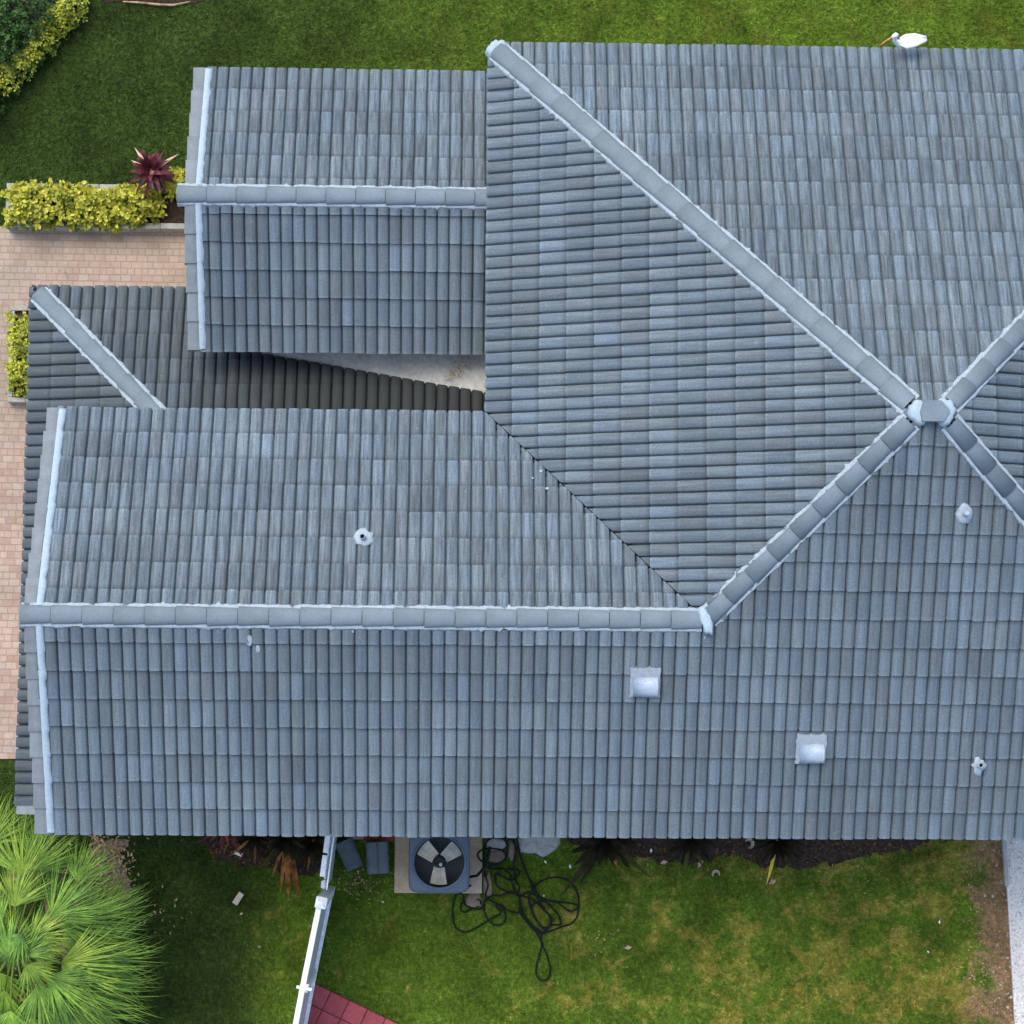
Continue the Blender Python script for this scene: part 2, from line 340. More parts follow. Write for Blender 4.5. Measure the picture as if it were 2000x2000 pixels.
def tile_plane(mb_list, O, e, T_, polys, deck):
    """rows of two-roll concrete tiles on a slope; polys in plan metres (along eave, up-slope in plan)"""
    O = Vector(O); e = Vector(e).normalized(); g = Vector((0, 0, 1)).cross(e)      # plan up-slope direction
    u = (g + Vector((0, 0, T_))).normalized(); n = e.cross(u); cs = 1 / math.sqrt(1 + T_ * T_)
    W = W_ROLL; prof = [(0, -.020), (.040, -.018), (.070, .022), (.14, .035), (.5, .040), (.86, .035), (.930, .022), (.960, -.018), (1, -.020)]
    for poly in polys:
        P = [(a, b / cs) for a, b in poly]
        a0, a1 = min(p[0] for p in P), max(p[0] for p in P); b0, b1 = min(p[1] for p in P), max(p[1] for p in P)
        bm = bmesh.new(); lay = bm.faces.layers.float.new('rnd'); uvl = bm.loops.layers.uv.new('UVMap'); uv2 = bm.loops.layers.uv.new('course')
        for j in range(int(math.floor(b0 / COURSE)), int(math.ceil(b1 / COURSE))):
            for i in range(int(math.floor(a0 / W)) - 1, int(math.ceil(a1 / W)) + 1):
                rr = random.Random(i * 7919 + j * 104729 + int(O.x * 10) * 31 + int(O.y * 10)); r = rr.random()
                rt = random.Random((i // 2) * 7919 + j * 1299709 + int(O.y * 10)).random()
                r = .5 * r + .5 * rt
                dx = (rr.random() - .5) * .006; dh = (rr.random() - .5) * .006; db = (rt - .5) * .014; tw = (rr.random() - .5) * .006
                lo, hi = [], []; rs = []; rt_ = []
                B0 = j * COURSE + db; B1 = (j + 1) * COURSE + .03
                for t, h in prof:
                    A = (i + t) * W + dx
                    lo.append(bm.verts.new((A, B0, h + .017 + dh + tw * t))); hi.append(bm.verts.new((A, B1, h - .002)))
                    rs.append(bm.verts.new((A, B0 + .002, -.02))); rt_.append(bm.verts.new((A, B0, h + .017 + dh + tw * t)))
                for k in range(len(prof) - 1):
                    f = bm.faces.new((lo[k], lo[k + 1], hi[k + 1], hi[k])); f[lay] = r; f.smooth = True
                    q = bm.faces.new((rs[k], rs[k + 1], rt_[k + 1], rt_[k])); q[lay] = r * .6
        cx = sum(p[0] for p in P) / len(P); cy = sum(p[1] for p in P) / len(P)
        for k in range(len(P)):
            p, q = P[k], P[(k + 1) % len(P)]; d = Vector((q[0] - p[0], q[1] - p[1], 0)); nn = Vector((d.y, -d.x, 0))
            if nn.dot(Vector((cx - p[0], cy - p[1], 0))) > 0: nn = -nn
            # leave the eave edge ragged: tiles end on whole courses there
            if abs(p[1]) < 1e-6 and abs(q[1]) < 1e-6: continue
            geom = bm.verts[:] + bm.edges[:] + bm.faces[:]
            bmesh.ops.bisect_plane(bm, geom=geom, plane_co=(p[0], p[1], 0), plane_no=nn.normalized(), clear_outer=True)
        for f in bm.faces:
            for l in f.loops: l[uvl].uv = (l.vert.co.x + O.x + f[lay] * 31.7, l.vert.co.y + f[lay] * 5.3)
            jb = math.floor(f.calc_center_median().y / COURSE - .04)
            for l in f.loops: l[uv2].uv = (jb * .37 + O.x, l.vert.co.y / COURSE - jb)
        for v in bm.verts: v.co = O + e * v.co.x + u * v.co.y + n * (v.co.z + .026)
        mb_list.append(bm)
        deck.append([O + e * a + u * b for a, b in P])
def merge_roof(name, bms, decks, parent, tile='tile'):
    me = bpy.data.meshes.new(name); big = bmesh.new()
    tmp = bpy.data.meshes.new('tmp')
    for b in bms: b.to_mesh(tmp); big.from_mesh(tmp); b.free()
    bpy.data.meshes.remove(tmp)
    lay = big.faces.layers.float['rnd']
    for P in decks:
        nrm = (P[1] - P[0]).cross(P[2] - P[0]).normalized(); nrm = nrm if nrm.z > 0 else -nrm
        tv = [big.verts.new(p - nrm * .012) for p in P]; bv = [big.verts.new(p - nrm * .06) for p in P]
        fs = [big.faces.new(tv), big.faces.new(list(reversed(bv)))]
        for k in range(len(P)): fs.append(big.faces.new((tv[k], bv[k], bv[(k + 1) % len(P)], tv[(k + 1) % len(P)])))
        for f in fs: f.material_index = 1; f[lay] = .4
    big.to_mesh(me); big.free(); me.materials.append(M[tile]); me.materials.append(M['deck'])
    o = bpy.data.objects.new(name, me); C.objects.link(o); put(o, parent); return o

def cap_run(P0, P1, parent, name, drop, width=.245, step=.372, hgt=.085, start=0.0, label=None):
    """barrel cap tiles laid along a ridge or hip, running from P0 up to P1"""
    P0, P1 = Vector(P0), Vector(P1); L = (P1 - P0).length; d = (P1 - P0) / L
    side = d.cross(Vector((0, 0, 1))).normalized(); up = side.cross(d)
    mb = MB(); n = max(1, round(L / step)); st = L / n
    for i in range(n):
        q0 = P0 + d * (i * st - .0); q1 = P0 + d * ((i + 1) * st - .007)
        rr = random.random(); wob = (random.random() - .5) * .012; vs = []
        for q, wd, hh in ((q0, width / 2, hgt + .020), (q1, width / 2 - .012, hgt)):
            for k in range(11):
                t = PI * k / 10; x = -math.cos(t); y = math.sin(t) ** .75
                x = math.copysign(abs(x) ** .9, x)
                vs.append(q + side * (x * wd + wob) + up * (y * (hh - .0) - .005 + .02))
        fs = [(k, k + 1, 12 + k, 11 + k) for k in range(10)]
        lip = [v - up * .03 for v in vs[:11]]                          # thick lower lip
        m = len(vs); vs += lip; fs += [(m + k, m + k + 1, k + 1, k) for k in range(10)]
        mb.add(vs, fs, rr)
    o = mb.build(name, M['cap'], parent, smooth=False)
    o.data.polygons.foreach_set('use_smooth', [(i % 20) < 10 for i in range(len(o.data.polygons))])
    # mortar bed squeezed out on both sides
    mo = MB(); ns = int(L / .028); ph = random.random() * 50
    for sg in (-1, 1):
        vs = []
        for i in range(ns + 1):
            s_ = L * i / ns; c = P0 + d * s_
            nz = noise.noise(Vector((s_ * 5 + ph, sg * 9, 0))) * .022 + noise.noise(Vector((s_ * 19 + ph, sg * 4, 3))) * .016
            wo = width / 2 + .030 + nz * .9
            if random.random() < .012: wo += .03
            for x, h in ((width / 2 - .05, .05), (width / 2 + .012, .062 + nz * .4), (wo - .01, .060), (wo + .006, -.01)):
                vs.append(c + side * sg * x + Vector((0, 0, -drop * x + h + .030)))
        fs = []
        for i in range(ns):
            for k in range(3):
                a = i * 4 + k; q = (a, a + 4, a + 5, a + 1); fs.append(q if sg > 0 else tuple(reversed(q)))
        mo.add(vs, fs, .5)
    mo.build('mortar_bed', M['mortar'], o, smooth=True)
    return o

house = thing('house', 'pale stucco house under grey concrete tile roofs filling the middle of the photo', 'house', (2.5, 3.5, 0))
bms, dk = [], []
S2 = XE - XW
# south slope (wing part + main part), origin at the south-west eave corner, along +x
x0 = RX + .13
tile_plane(bms, (0, YS, ZE), (1, 0, 0), T, [[(x0, 0), (XJ, 0), (XJ, WH), (x0, WH)], [(XJ, 0), (XE, 0), (XB, HALF), (XA, HALF), (XJ, WH)]], dk)
# wing north slope: along -x
tile_plane(bms, (0, WN, ZE), (-1, 0, 0), T, [[(-XW + .035, 0), (-x0, 0), (-x0, WH), (-XJ + .035, WH)]], dk)
# main west slope: along -y  (origin north-west corner), a = YN - y
tile_plane(bms, (XW, YN, ZE), (0, -1, 0), T, [[(0, 0), (YN - WN - .03, 0), (YN - WY - .03, WH), (HALF, HALF)]], dk)
# main north slope: along -x, origin east end
tile_plane(bms, (XE, YN, ZE), (-1, 0, 0), T, [[(0, 0), (S2, 0), (S2 - HALF, HALF), (HALF, HALF)]], dk)
# main east slope
tile_plane(bms, (XE, YS, ZE), (0, 1, 0), T, [[(0, 0), (2 * HALF, 0), (HALF, HALF)]], dk)
main = merge_roof('main_roof', bms, dk, house)
D45 = T / math.sqrt(2)
cap_run((RX - .04, WY, ZW), (XJ - .05, WY, ZW), main, 'ridge_cap', T)
cap_run((XJ + .02, WY + .02, ZW), (XA - .1, YM - .1, ZA - .1 * T), main, 'hip_cap', D45)
cap_run((XW + .10, YN - .10, ZE + .05), (XA - .1, YM + .1, ZA - .1 * T), main, 'hip_cap', D45, width=.27)
cap_run((XE - .1, YN - .1, ZE + .05), (XB + .1, YM + .1, ZA - .1 * T), main, 'hip_cap', D45)
cap_run((XE - .1, YS + .1, ZE + .05), (XB + .1, YM - .1, ZA - .1 * T), main, 'hip_cap', D45)
def blob(name, c, rx, ry, h, m, parent, seed=0, n=22, rz=0, flat=.75, slope=(0, 0), jag=.16):
    """irregular mound of mortar or a stain of it, following the slope underneath"""
    mb = MB(); c = Vector(c); vs = []; fs = []
    for k, (s, hh) in enumerate(((1.0, -.02), (.93, h * .7), (flat, h), (.3, h * 1.03))):
        for i in range(n):
            t = 2 * PI * i / n; j = 1 + jag * noise.noise(Vector((math.cos(t) * 2 + seed, math.sin(t) * 2, seed)))* 2
            x, y = math.cos(t) * rx * s * j, math.sin(t) * ry * s * j
            X = x * math.cos(rz) - y * math.sin(rz); Y = x * math.sin(rz) + y * math.cos(rz)
            vs.append(c + Vector((X, Y, hh + slope[0] * X + slope[1] * Y)))
    for k in range(3):
        for i in range(n): fs.append((k * n + i, k * n + (i + 1) % n, (k + 1) * n + (i + 1) % n, (k + 1) * n + i))
    fs.append(tuple(range(3 * n, 4 * n))); mb.add(vs, fs, .5)
    return mb.build(name, m, parent, smooth=True)
# apex: white mortar collar with a grey cap tile in it
ap = blob('mortar_collar', (XA - .01, YM, ZA + .03), .14, .15, .09, M['mortar2'], main, 3)
blob('mortar_collar', (XB + .03, YM, ZA + .03), .13, .165, .09, M['mortar2'], main, 5)
mb = MB(); cx = (XA + XB) / 2 + .02
mb.poly([(cx - .15, YM - .12), (cx + .10, YM - .12), (cx + .18, YM + .01), (cx + .08, YM + .13), (cx - .13, YM + .13), (cx - .17, YM)], ZA + .08, ZA + .165)
mb.build('peak_cap', M['cap'], main)
blob('mortar_collar', (XJ + .0, WY - .02, ZW + .05), .07, .19, .085, M['mortar2'], main, 8, rz=.35)
blob('mortar_collar', (XW + .09, YN - .08, ZE + .03), .12, .15, .11, M['mortar2'], main, 11, rz=-.8)
# valley gutter between wing and main roof
mb = MB(); a = Vector((XW - .02, WN, ZE + .012)); b = Vector((XJ, WY, ZW + .012)); sd = Vector((1, 1, 0)).normalized()
mb.add([a - sd * .06 + Vector((0, 0, .03)), a, a + sd * .06 + Vector((0, 0, .03)), b + sd * .06 + Vector((0, 0, .03)), b, b - sd * .06 + Vector((0, 0, .03))], [(0, 1, 4, 5), (1, 2, 3, 4)])
mb.build('valley_flashing', M['dark'], main)

def rake(xo, y0, z0, y1, z1, parent, sx=1, wid=.165, mort=.065):
    """L-shaped verge tiles up a gable edge plus the mortar strip between them and the field tiles"""
    A = Vector((xo, y0, z0)); B = Vector((xo, y1, z1)); L = (B - A).length; d = (B - A) / L
    e = Vector((sx, 0, 0)); up = Vector((0, 0, 1)); n = max(1, round(L / COURSE)); st = L / n; mb = MB()
    for i in range(n):
        p = A + d * (i * st - .015); q = A + d * ((i + 1) * st + .03); j = (random.random() - .5) * .012; vs = []
        for c, lift, out in ((p, .088, -.018), (q, .064, .0)):
            for x, h in ((0, -.13), (0, -.015), (.018, 0), (.10, .010), (wid, .0), (wid, -.06)): vs.append(c + e * (x + j + (out if x < .05 else 0)) + up * (h + lift))
        fs = [(k, k + 1, 7 + k, 6 + k) for k in range(5)]
        if d.y * sx > 0: fs = [tuple(reversed(f)) for f in fs]
        fs += [(0, 1, 2, 3, 4, 5)]; mb.add(vs, fs)
    o = mb.build('rake_tile', M['rake'], parent)
    mo = MB(); ns = int(L / .03); vs = []; fs = []; ph = random.random() * 40
    for i in range(ns + 1):
        s_ = L * i / ns; c = A + d * s_; fr = (s_ / st) % 1
        nz = noise.noise(Vector((s_ * 7 + ph, 0, 0))) * .014 + .016 * (.5 - fr)
        for x, h in ((wid - .02, .088), (wid + .01, .103), (wid + mort + nz, .094), (wid + mort + nz + .012, .0)): vs.append(c + e * x + up * h)
    for i in range(ns):
        for k in range(3): a = i * 4 + k; fs.append((a, a + 4, a + 5, a + 1) if d.y * sx < 0 else (a + 1, a + 5, a + 4, a))
    mo.add(vs, fs, .5); mo.build('mortar_bed', M['mortar2'], o, smooth=True)
rake(RX, WN, ZE, WY + .12, ZW - .05, main); rake(RX, YS, ZE, WY - .12, ZW - .05, main)

# small smears of mortar left on the wing tiles near the valley
def on_s(px, py):     # point of the south slope seen at a pixel
    z = ZE + 1
    for _ in range(12): p = at(px, py, z); z = ZE + (p.y - YS) * T
    return p
def on_wn(px, py):
    z = ZE + 1
    for _ in range(12): p = at(px, py, z); z = ZE + (WN - p.y) * T
    return p
for px, py, r_ in ((1056, 921, .03), (1048, 955, .035), (1068, 955, .03), (1040, 935, .02)):
    blob('mortar_smear', on_wn(px, py) + Vector((0, 0, .074)), r_ * .8, r_ * .6, .010, M['mortar'], main, px, 10, slope=(0, -T))
for px, py, r_ in ((488, 1252, .07), (505, 1268, .05), (690, 1234, .02), (1375, 1246, .02)):
    blob('mortar_smear', on_s(px, py) + Vector((0, 0, .074)), r_ * .6, r_, .008, M['flash'], main, px, 12, slope=(0, T))

# plumbing vents
def vent_pipe(p, sl, rr, tri=False, hole=True):
    o = blob('pipe_flashing', p + Vector((0, 0, .078)), rr, rr * (1.25 if tri else .9), .022, M['mortar'], house, p.x, 14, slope=(0, sl), flat=.55, jag=.28)
    mb = MB(); r0 = .036; n = 16; vs = []; fs = []
    for h, r_ in ((0, r0), (.17, r0), (.17, r0 * .72), (.02, r0 * .72)):
        for i in range(n): vs.append(p + Vector((math.cos(2 * PI * i / n) * r_, math.sin(2 * PI * i / n) * r_, h + .03)))
    for k in range(3):
        for i in range(n): fs.append((k * n + i, k * n + (i + 1) % n, (k + 1) * n + (i + 1) % n, (k + 1) * n + i))
    mb.add(vs, fs); mb.build('vent_pipe', M['flash'], o, smooth=True)
    mb = MB(); mb.tube([p + Vector((0, 0, .12 if hole else .185)), p + Vector((0, 0, .14 if hole else .195))], r0 * (.7 if hole else 1.05), 14); mb.build('pipe_bore', M['dark'] if hole else M['metal'], o)
vent_pipe(on_wn(709, 1050), -T, .125); vent_pipe(on_s(1881, 1004), T, .10, True, False); vent_pipe(on_s(1909, 1494), T, .09, True)
# box vents
for k, (px, py) in enumerate(((1259, 1328), (1582, 1458))):
    p = on_s(px, py); ud = Vector((0, 1, T)).normalized(); nd = Vector((0, -T, 1)).normalized(); ex = Vector((1, 0, 0))
    mb = MB(); vs = []; n = 40
    for i in range(n):
        t = 2 * PI * i / n; c, s_ = math.cos(t), math.sin(t); q = max(abs(c), abs(s_)); j = 1 + .09 * noise.noise(Vector((c * 6, s_ * 6, k * 7.)))
        vs.append(p + ex * (.185 * c / q * j) + ud * (.19 * s_ / q * j) + nd * .094)
    m_ = len(vs); vs += [v - nd * .09 + (v - p) * .03 for v in vs[:n]]
    mb.add(vs, [tuple(range(n))] + [(i, m_ + i, m_ + (i + 1) % n, (i + 1) % n) for i in range(n)], .5)
    fl = mb.build('vent_flashing', M['flash'], house)
    mb = MB(); vs = []; n = 13; wd = .135                                # hood: quarter-round shell open downhill
    for sx in (-1, 1):
        for i in range(n):
            t = PI * i / (n - 1); vs.append(p + ex * sx * (wd + .018) + ud * (-.03 + .12 * math.cos(t) - .02) + nd * (.09 + .11 * math.sin(t) ** .8))
    fs = [(i, i + 1, n + i + 1, n + i) for i in range(n - 1)] + [tuple(range(n)), tuple(range(2 * n - 1, n - 1, -1))]
    mb.add(vs, fs, .6); h = mb.build('vent_hood', M['metal'], fl)
    h.data.polygons.foreach_set('use_smooth', [i < n - 1 for i in range(len(h.data.polygons))])

# gable roof (north west)
bms, dk = [], []
gx0 = GX + .13; GHW = (GN - GS) / 2
tile_plane(bms, (0, GS, GZ), (1, 0, 0), T, [[(gx0, 0), (GE, 0), (GE, GHW), (gx0, GHW)]], dk)
tile_plane(bms, (0, GN, GZ), (-1, 0, 0), T, [[(-GE, 0), (-gx0, 0), (-gx0, GHW), (-GE, GHW)]], dk)
gab = merge_roof('gable_roof', bms, dk, house)
cap_run((GX - .09, GM, GR), (GE, GM, GR), gab, 'ridge_cap', T, width=.24)
rake(GX, GN, GZ, GM + .12, GR - .05, gab); rake(GX, GS, GZ, GM - .12, GR - .05, gab)

# lower skirt roof along the west end
bms, dk = [], []
dw = .95; dn = 2.35
def on_skirt(px, py):
    z = SZ + .4
    for _ in range(12): p = at(px, py, z); z = SZ + (SN - p.y) * TS + .04
    return (p.x, p.y)
A_ = on_skirt(455, 683); B_ = on_skirt(965, 772)
tile_plane(bms, (0, SN, SZ), (-1, 0, 0), TS, [[(-(SX + dn), dn), (-SX, 0), (-A_[0], 0), (-A_[0], dn)]], dk)      # west part, hip at its corner
# the eave of the rest is cut back on a slant beside the white valley

tile_plane(bms, (0, SN, SZ), (-1, 0, 0), TS, [[(-B_[0], SN - B_[1]), (-A_[0], SN - A_[1]), (-A_[0], dn), (-B_[0], dn)]], dk)
tile_plane(bms, (SX, SN, SZ), (0, -1, 0), TS, [[(0, 0), (SN - SS, 0), (SN - SS, dw), (dw, dw)], [(dw, dw), (2.9, dw), (2.9, 2.9 if dn > 2.9 else dn), (dn, dn)]], dk)
sk = merge_roof('skirt_roof', bms, dk, house, 'shaded_weathered')
cap_run((SX + .1, SN - .1, SZ + .03), (SX + dn, SN - dn, SZ + dn * TS), sk, 'hip_cap', TS / math.sqrt(2), width=.25)
mb = MB(); mb.box((SX + .42, SS - .05, SZ + .14), (.84, .14, .09), tilt=(0, -math.atan(TS)))
mb.build('rake_tile', M['rake'], sk)
# white dead-valley membrane
zf = lambda y: SZ + (SN - y) * TS
mb = MB()
P = [Vector((A_[0], A_[1] - .03, zf(A_[1]) + .01)), Vector((B_[0] + .1, B_[1] - .08, zf(B_[1]))), Vector((B_[0] + .1, 5.6, zf(B_[1]) + .03)), Vector((A_[0], 5.6, zf(A_[1]) + .01))]
mb.add(P + [p - Vector((0, 0, .05)) for p in P], [(0, 1, 2), (0, 2, 3), (4, 6, 5), (4, 7, 6), (0, 4, 5, 1), (1, 5, 6, 2), (2, 6, 7, 3), (3, 7, 4, 0)])
dv = mb.build('dead_valley', M['membrane'], house)
mb = MB()
for c_x, c_y, n_, sp_ in ((895, 722, 34, 16), (878, 735, 16, 9), (905, 705, 12, 10), (797, 727, 5, 5)):
    for _ in range(n_):
        q = at(c_x + random.gauss(0, sp_ * .5), c_y + random.gauss(0, sp_ * .5), zf(B_[1]) + .02); t = random.random() * 6.3; l = .010 + .014 * random.random()
        q.z = zf(B_[1]) + .04 - (q.x < -.7) * .03
        e1 = Vector((math.cos(t), math.sin(t), .1)) * l; e2 = Vector((-math.sin(t), math.cos(t), .2)) * l * .45
        mb.add([q - e1, q - e2, q + e1, q + e2], [(0, 1, 2, 3)])
mb.build('leaf_debris', M['litter'], dv)['kind'] = 'stuff'

# walls, fascia
def wall(name, x0, y0, x1, y1, z0, z1, m='stucco'):
    mb = MB(); mb.poly([(x0, y0), (x1, y0), (x1, y1), (x0, y1)], z0, z1); return mb.build(name, M[m], house)
wall('wall', XW + .5, YS + .5, XE - .5, YN - .5, 0, ZE + .05)
wall('wall', -4.85, YS + .5, XW + .498, WN - .45, 0, ZE + .05)
wall('wall', GX + .35, GS + .35, XW + .497, GN - .4, 0, GZ + .03)
wall('wall', SX + .35, SS + .2, -4.852, SN - .4, 0, SZ + .02)
wall('wall', -4.851, WN - .449, XW + .496, SN - .401, 0, SZ + .02)
def gable_wall(x, ya, yb, z0, rise):
    mb = MB(); ym = (ya + yb) / 2
    vs = [(x, ya, z0), (x, yb, z0), (x, ym, z0 + rise), (x + .15, ya, z0), (x + .15, yb, z0), (x + .15, ym, z0 + rise)]
    mb.add(vs, [(0, 2, 1), (3, 4, 5), (0, 1, 4, 3), (1, 2, 5, 4), (2, 0, 3, 5)]); mb.build('gable_wall', M['stucco'], house)
gable_wall(-4.849, YS + .5, WN - .45, ZE + .052, WH * T - .3); gable_wall(GX + .352, GS + .35, GN - .4, GZ + .032, GHW * T - .25)
mb = MB(); t = .03
for (x, y, z, sx_, sy_) in (((RX + XE) / 2, YS + .03, ZE - .11, XE - RX - .1, t), ((XW + XE) / 2, YN - .03, ZE - .11, S2 - .1, t), ((RX + XW) / 2, WN - .03, ZE - .11, XW - RX - .1, t),
                            (XW + .03, (YN + WN) / 2, ZE - .11, t, YN - WN - .1), (XE - .03, YM, ZE - .11, t, 2 * HALF - .1),
                            ((GX + XW) / 2, GN - .03, GZ - .11, XW - GX, t), ((GX + XW) / 2, GS + .03, GZ - .10, XW - GX, t * .9),
                            (SX + .03, (SN + SS) / 2, SZ - .1, t, SN - SS), ((SX + A_[0]) / 2, SN - .03, SZ - .1, A_[0] - SX, t)):
    mb.box((x, y, z), (sx_, sy_, .15))
mb.build('fascia', M['fascia'], house)
mb = MB()
mb.box(((RX + XE) / 2, YS + .27, ZE - .14), (XE - RX - .1, .45, .02)); mb.box(((XW + XE) / 2, YN - .27, ZE - .14), (S2 - .2, .45, .02))
mb.box((XW + .27, (YN + WN) / 2, ZE - .141), (.45, YN - WN - .1, .02))
mb.build('soffit', M['fascia'], house)

# ------------------------------------------------------------------ ground
mb = MB(); g = 80; n = 2
mb.add([(-g, -g, 0), (g, -g, 0), (g, g, 0), (-g, g, 0)], [(0, 1, 2, 3)])
tag(mb.build('ground', M['lawn']), kind='structure')
def sheet(name, pts, z, m, px=True, wob=0.0, kind='structure', thick=None):
    P = [at(*p) if px else Vector((p[0], p[1], 0)) for p in pts]; Q = []
    if wob:
        for i in range(len(P)):
            a, b = P[i], P[(i + 1) % len(P)]; k = max(1, int((b - a).length / .07))
            for j in range(k):
                q = a.lerp(b, j / k); Q.append(q + Vector((noise.noise(q * 4.1) * wob + noise.noise(q * 15) * wob * .5, noise.noise(q * 4.3 + Vector((9, 0, 0))) * wob + noise.noise(q * 14 + Vector((9, 3, 0))) * wob * .5, 0)))
    else: Q = P
    if sum(Q[i].x * Q[(i + 1) % len(Q)].y - Q[(i + 1) % len(Q)].x * Q[i].y for i in range(len(Q))) < 0: Q.reverse()
    mb = MB(); mb.poly(Q, -.02, z); o = mb.build(name, M[m]); tag(o, kind=kind); return o, Q
drive, DRV = sheet('driveway', [(-1500, 446), (420, 441), (420, 900), (60, 900), (42, 1482), (-1500, 1482)], .03, 'paver')
# red paver patio
o_ = at(612, 1918); ex_ = (at(780, 2000) - o_); ex_.normalize(); ey_ = Vector((ex_.y, -ex_.x, 0))
mb = MB(); mg = MB(); s_ = .288
for i in range(0, 9):
    for j in range(0, 8):
        c = o_ + ex_ * (i + .5) * s_ + ey_ * (j + .5) * s_
        mb.box((c.x, c.y, .03 + random.random() * .003), (s_ - .012, s_ - .012, .05), rz=math.atan2(ex_.y, ex_.x) + (random.random() - .5) * .01, bev=.004)
c = o_ + ex_ * 4.5 * s_ + ey_ * 4 * s_
mg.box((c.x, c.y, .015), (9 * s_, 8 * s_, .04), rz=math.atan2(ex_.y, ex_.x))
pt = mb.build('patio', M['red']); tag(pt, kind='structure'); tag(mg.build('patio_bed', M['grout']), kind='structure')
PATIO = (o_, ex_, ey_, 9 * s_, 8 * s_)
# mulch beds under the south eave, soil strip, gravel path
_, BED1 = sheet('mulch_bed', [(385, 1560), (640, 1560), (640, 1700), (560, 1712), (500, 1690), (400, 1668)], .012, 'mulch', wob=.16)
_, BED2 = sheet('mulch_bed', [(1090, 1560), (1880, 1560), (1800, 1652), (1700, 1668), (1560, 1700), (1400, 1678), (1330, 1690), (1200, 1668), (1110, 1655)], .012, 'mulch', wob=.16)
_, BED3 = sheet('mulch_bed', [(-200, 300), (0, 195), (40, 150), (100, 78), (170, 8), (215, -60), (100, -100), (-200, -100)], .012, 'mulch', wob=.08)
_, BED4 = sheet('mulch_bed', [(175, -80), (430, -80), (415, 3), (330, 9), (255, 2), (200, 6)], .012, 'mulch', wob=.05)
_, BED5 = sheet('mulch_bed', [(170, 1640), (250, 1640), (238, 1700), (262, 1760), (205, 1760), (172, 1700)], .010, 'soil', wob=.16)
gravel_, GRV = sheet('gravel_path', [(1958, 1600), (2420, 1600), (2420, 2500), (2000, 2500), (1981, 2000)], .05, 'gravel')
a = at(1957, 1600); b = at(1978, 2010); b2 = at(2002, 2500); mb = MB()
for p, q in ((a, at(1964, 1730)),):
    d = (q - p).normalized(); sd = Vector((-d.y, d.x, 0)); mb.box(((p + q) / 2 + Vector((0, 0, .045))), (.05, (q - p).length, .09), rz=math.atan2(d.y, d.x) - PI / 2, bev=.008)
tag(mb.build('path_kerb', M['kerb']), kind='structure')
# white chips on the path and spilled on the soil beside it
def chips(name, n, fn, m, smin, smax, kind='stuff', parent=None):
    V, Fc, R_ = [], [], []
    base = np.array([(-1, 0, 0), (0, -1, 0), (1, 0, 0), (0, 1, 0), (0, 0, .8), (0, 0, -.5)])
    tris = np.array([(0, 1, 4), (1, 2, 4), (2, 3, 4), (3, 0, 4)])
    for i in range(n):
        p = fn()
        s = smin + (smax - smin) * random.random() ** 2; t = random.random() * 6.3
        q = base * np.array([1, .55 + .4 * random.random(), .5]) * s; c_, s_ = math.cos(t), math.sin(t)
        q = np.column_stack((q[:, 0] * c_ - q[:, 1] * s_, q[:, 0] * s_ + q[:, 1] * c_, q[:, 2])) + np.array(p) + rng.normal(0, s * .12, (6, 3))
        Fc.append(tris + 6 * i); V.append(q); R_ += [random.random()] * 4
    o = fastmesh(name, np.vstack(V), np.vstack(Fc), np.array(R_), M[m]); tag(o, kind=kind); return o
ga, gb = at(1966, 1610), at(1992, 2300)
def gp():
    t = random.random(); p = ga.lerp(gb, t); return (p.x + random.random() ** 1.2 * 2.2, p.y, .052)
chips('gravel', 9000, gp, 'gravel', .008, .03)
def sp_():
    t = random.random(); p = ga.lerp(gb, t); return (p.x - abs(random.gauss(0.08, .14)), p.y, .012)
def gp2():
    t = random.random(); p = ga.lerp(gb, t); return (p.x + random.random() ** 1.2 * 2.2, p.y, .056)
chips('gravel', 2600, gp2, 'palestone', .008, .02)
chips('spilled_gravel', 150, sp_, 'palestone', .010, .030)

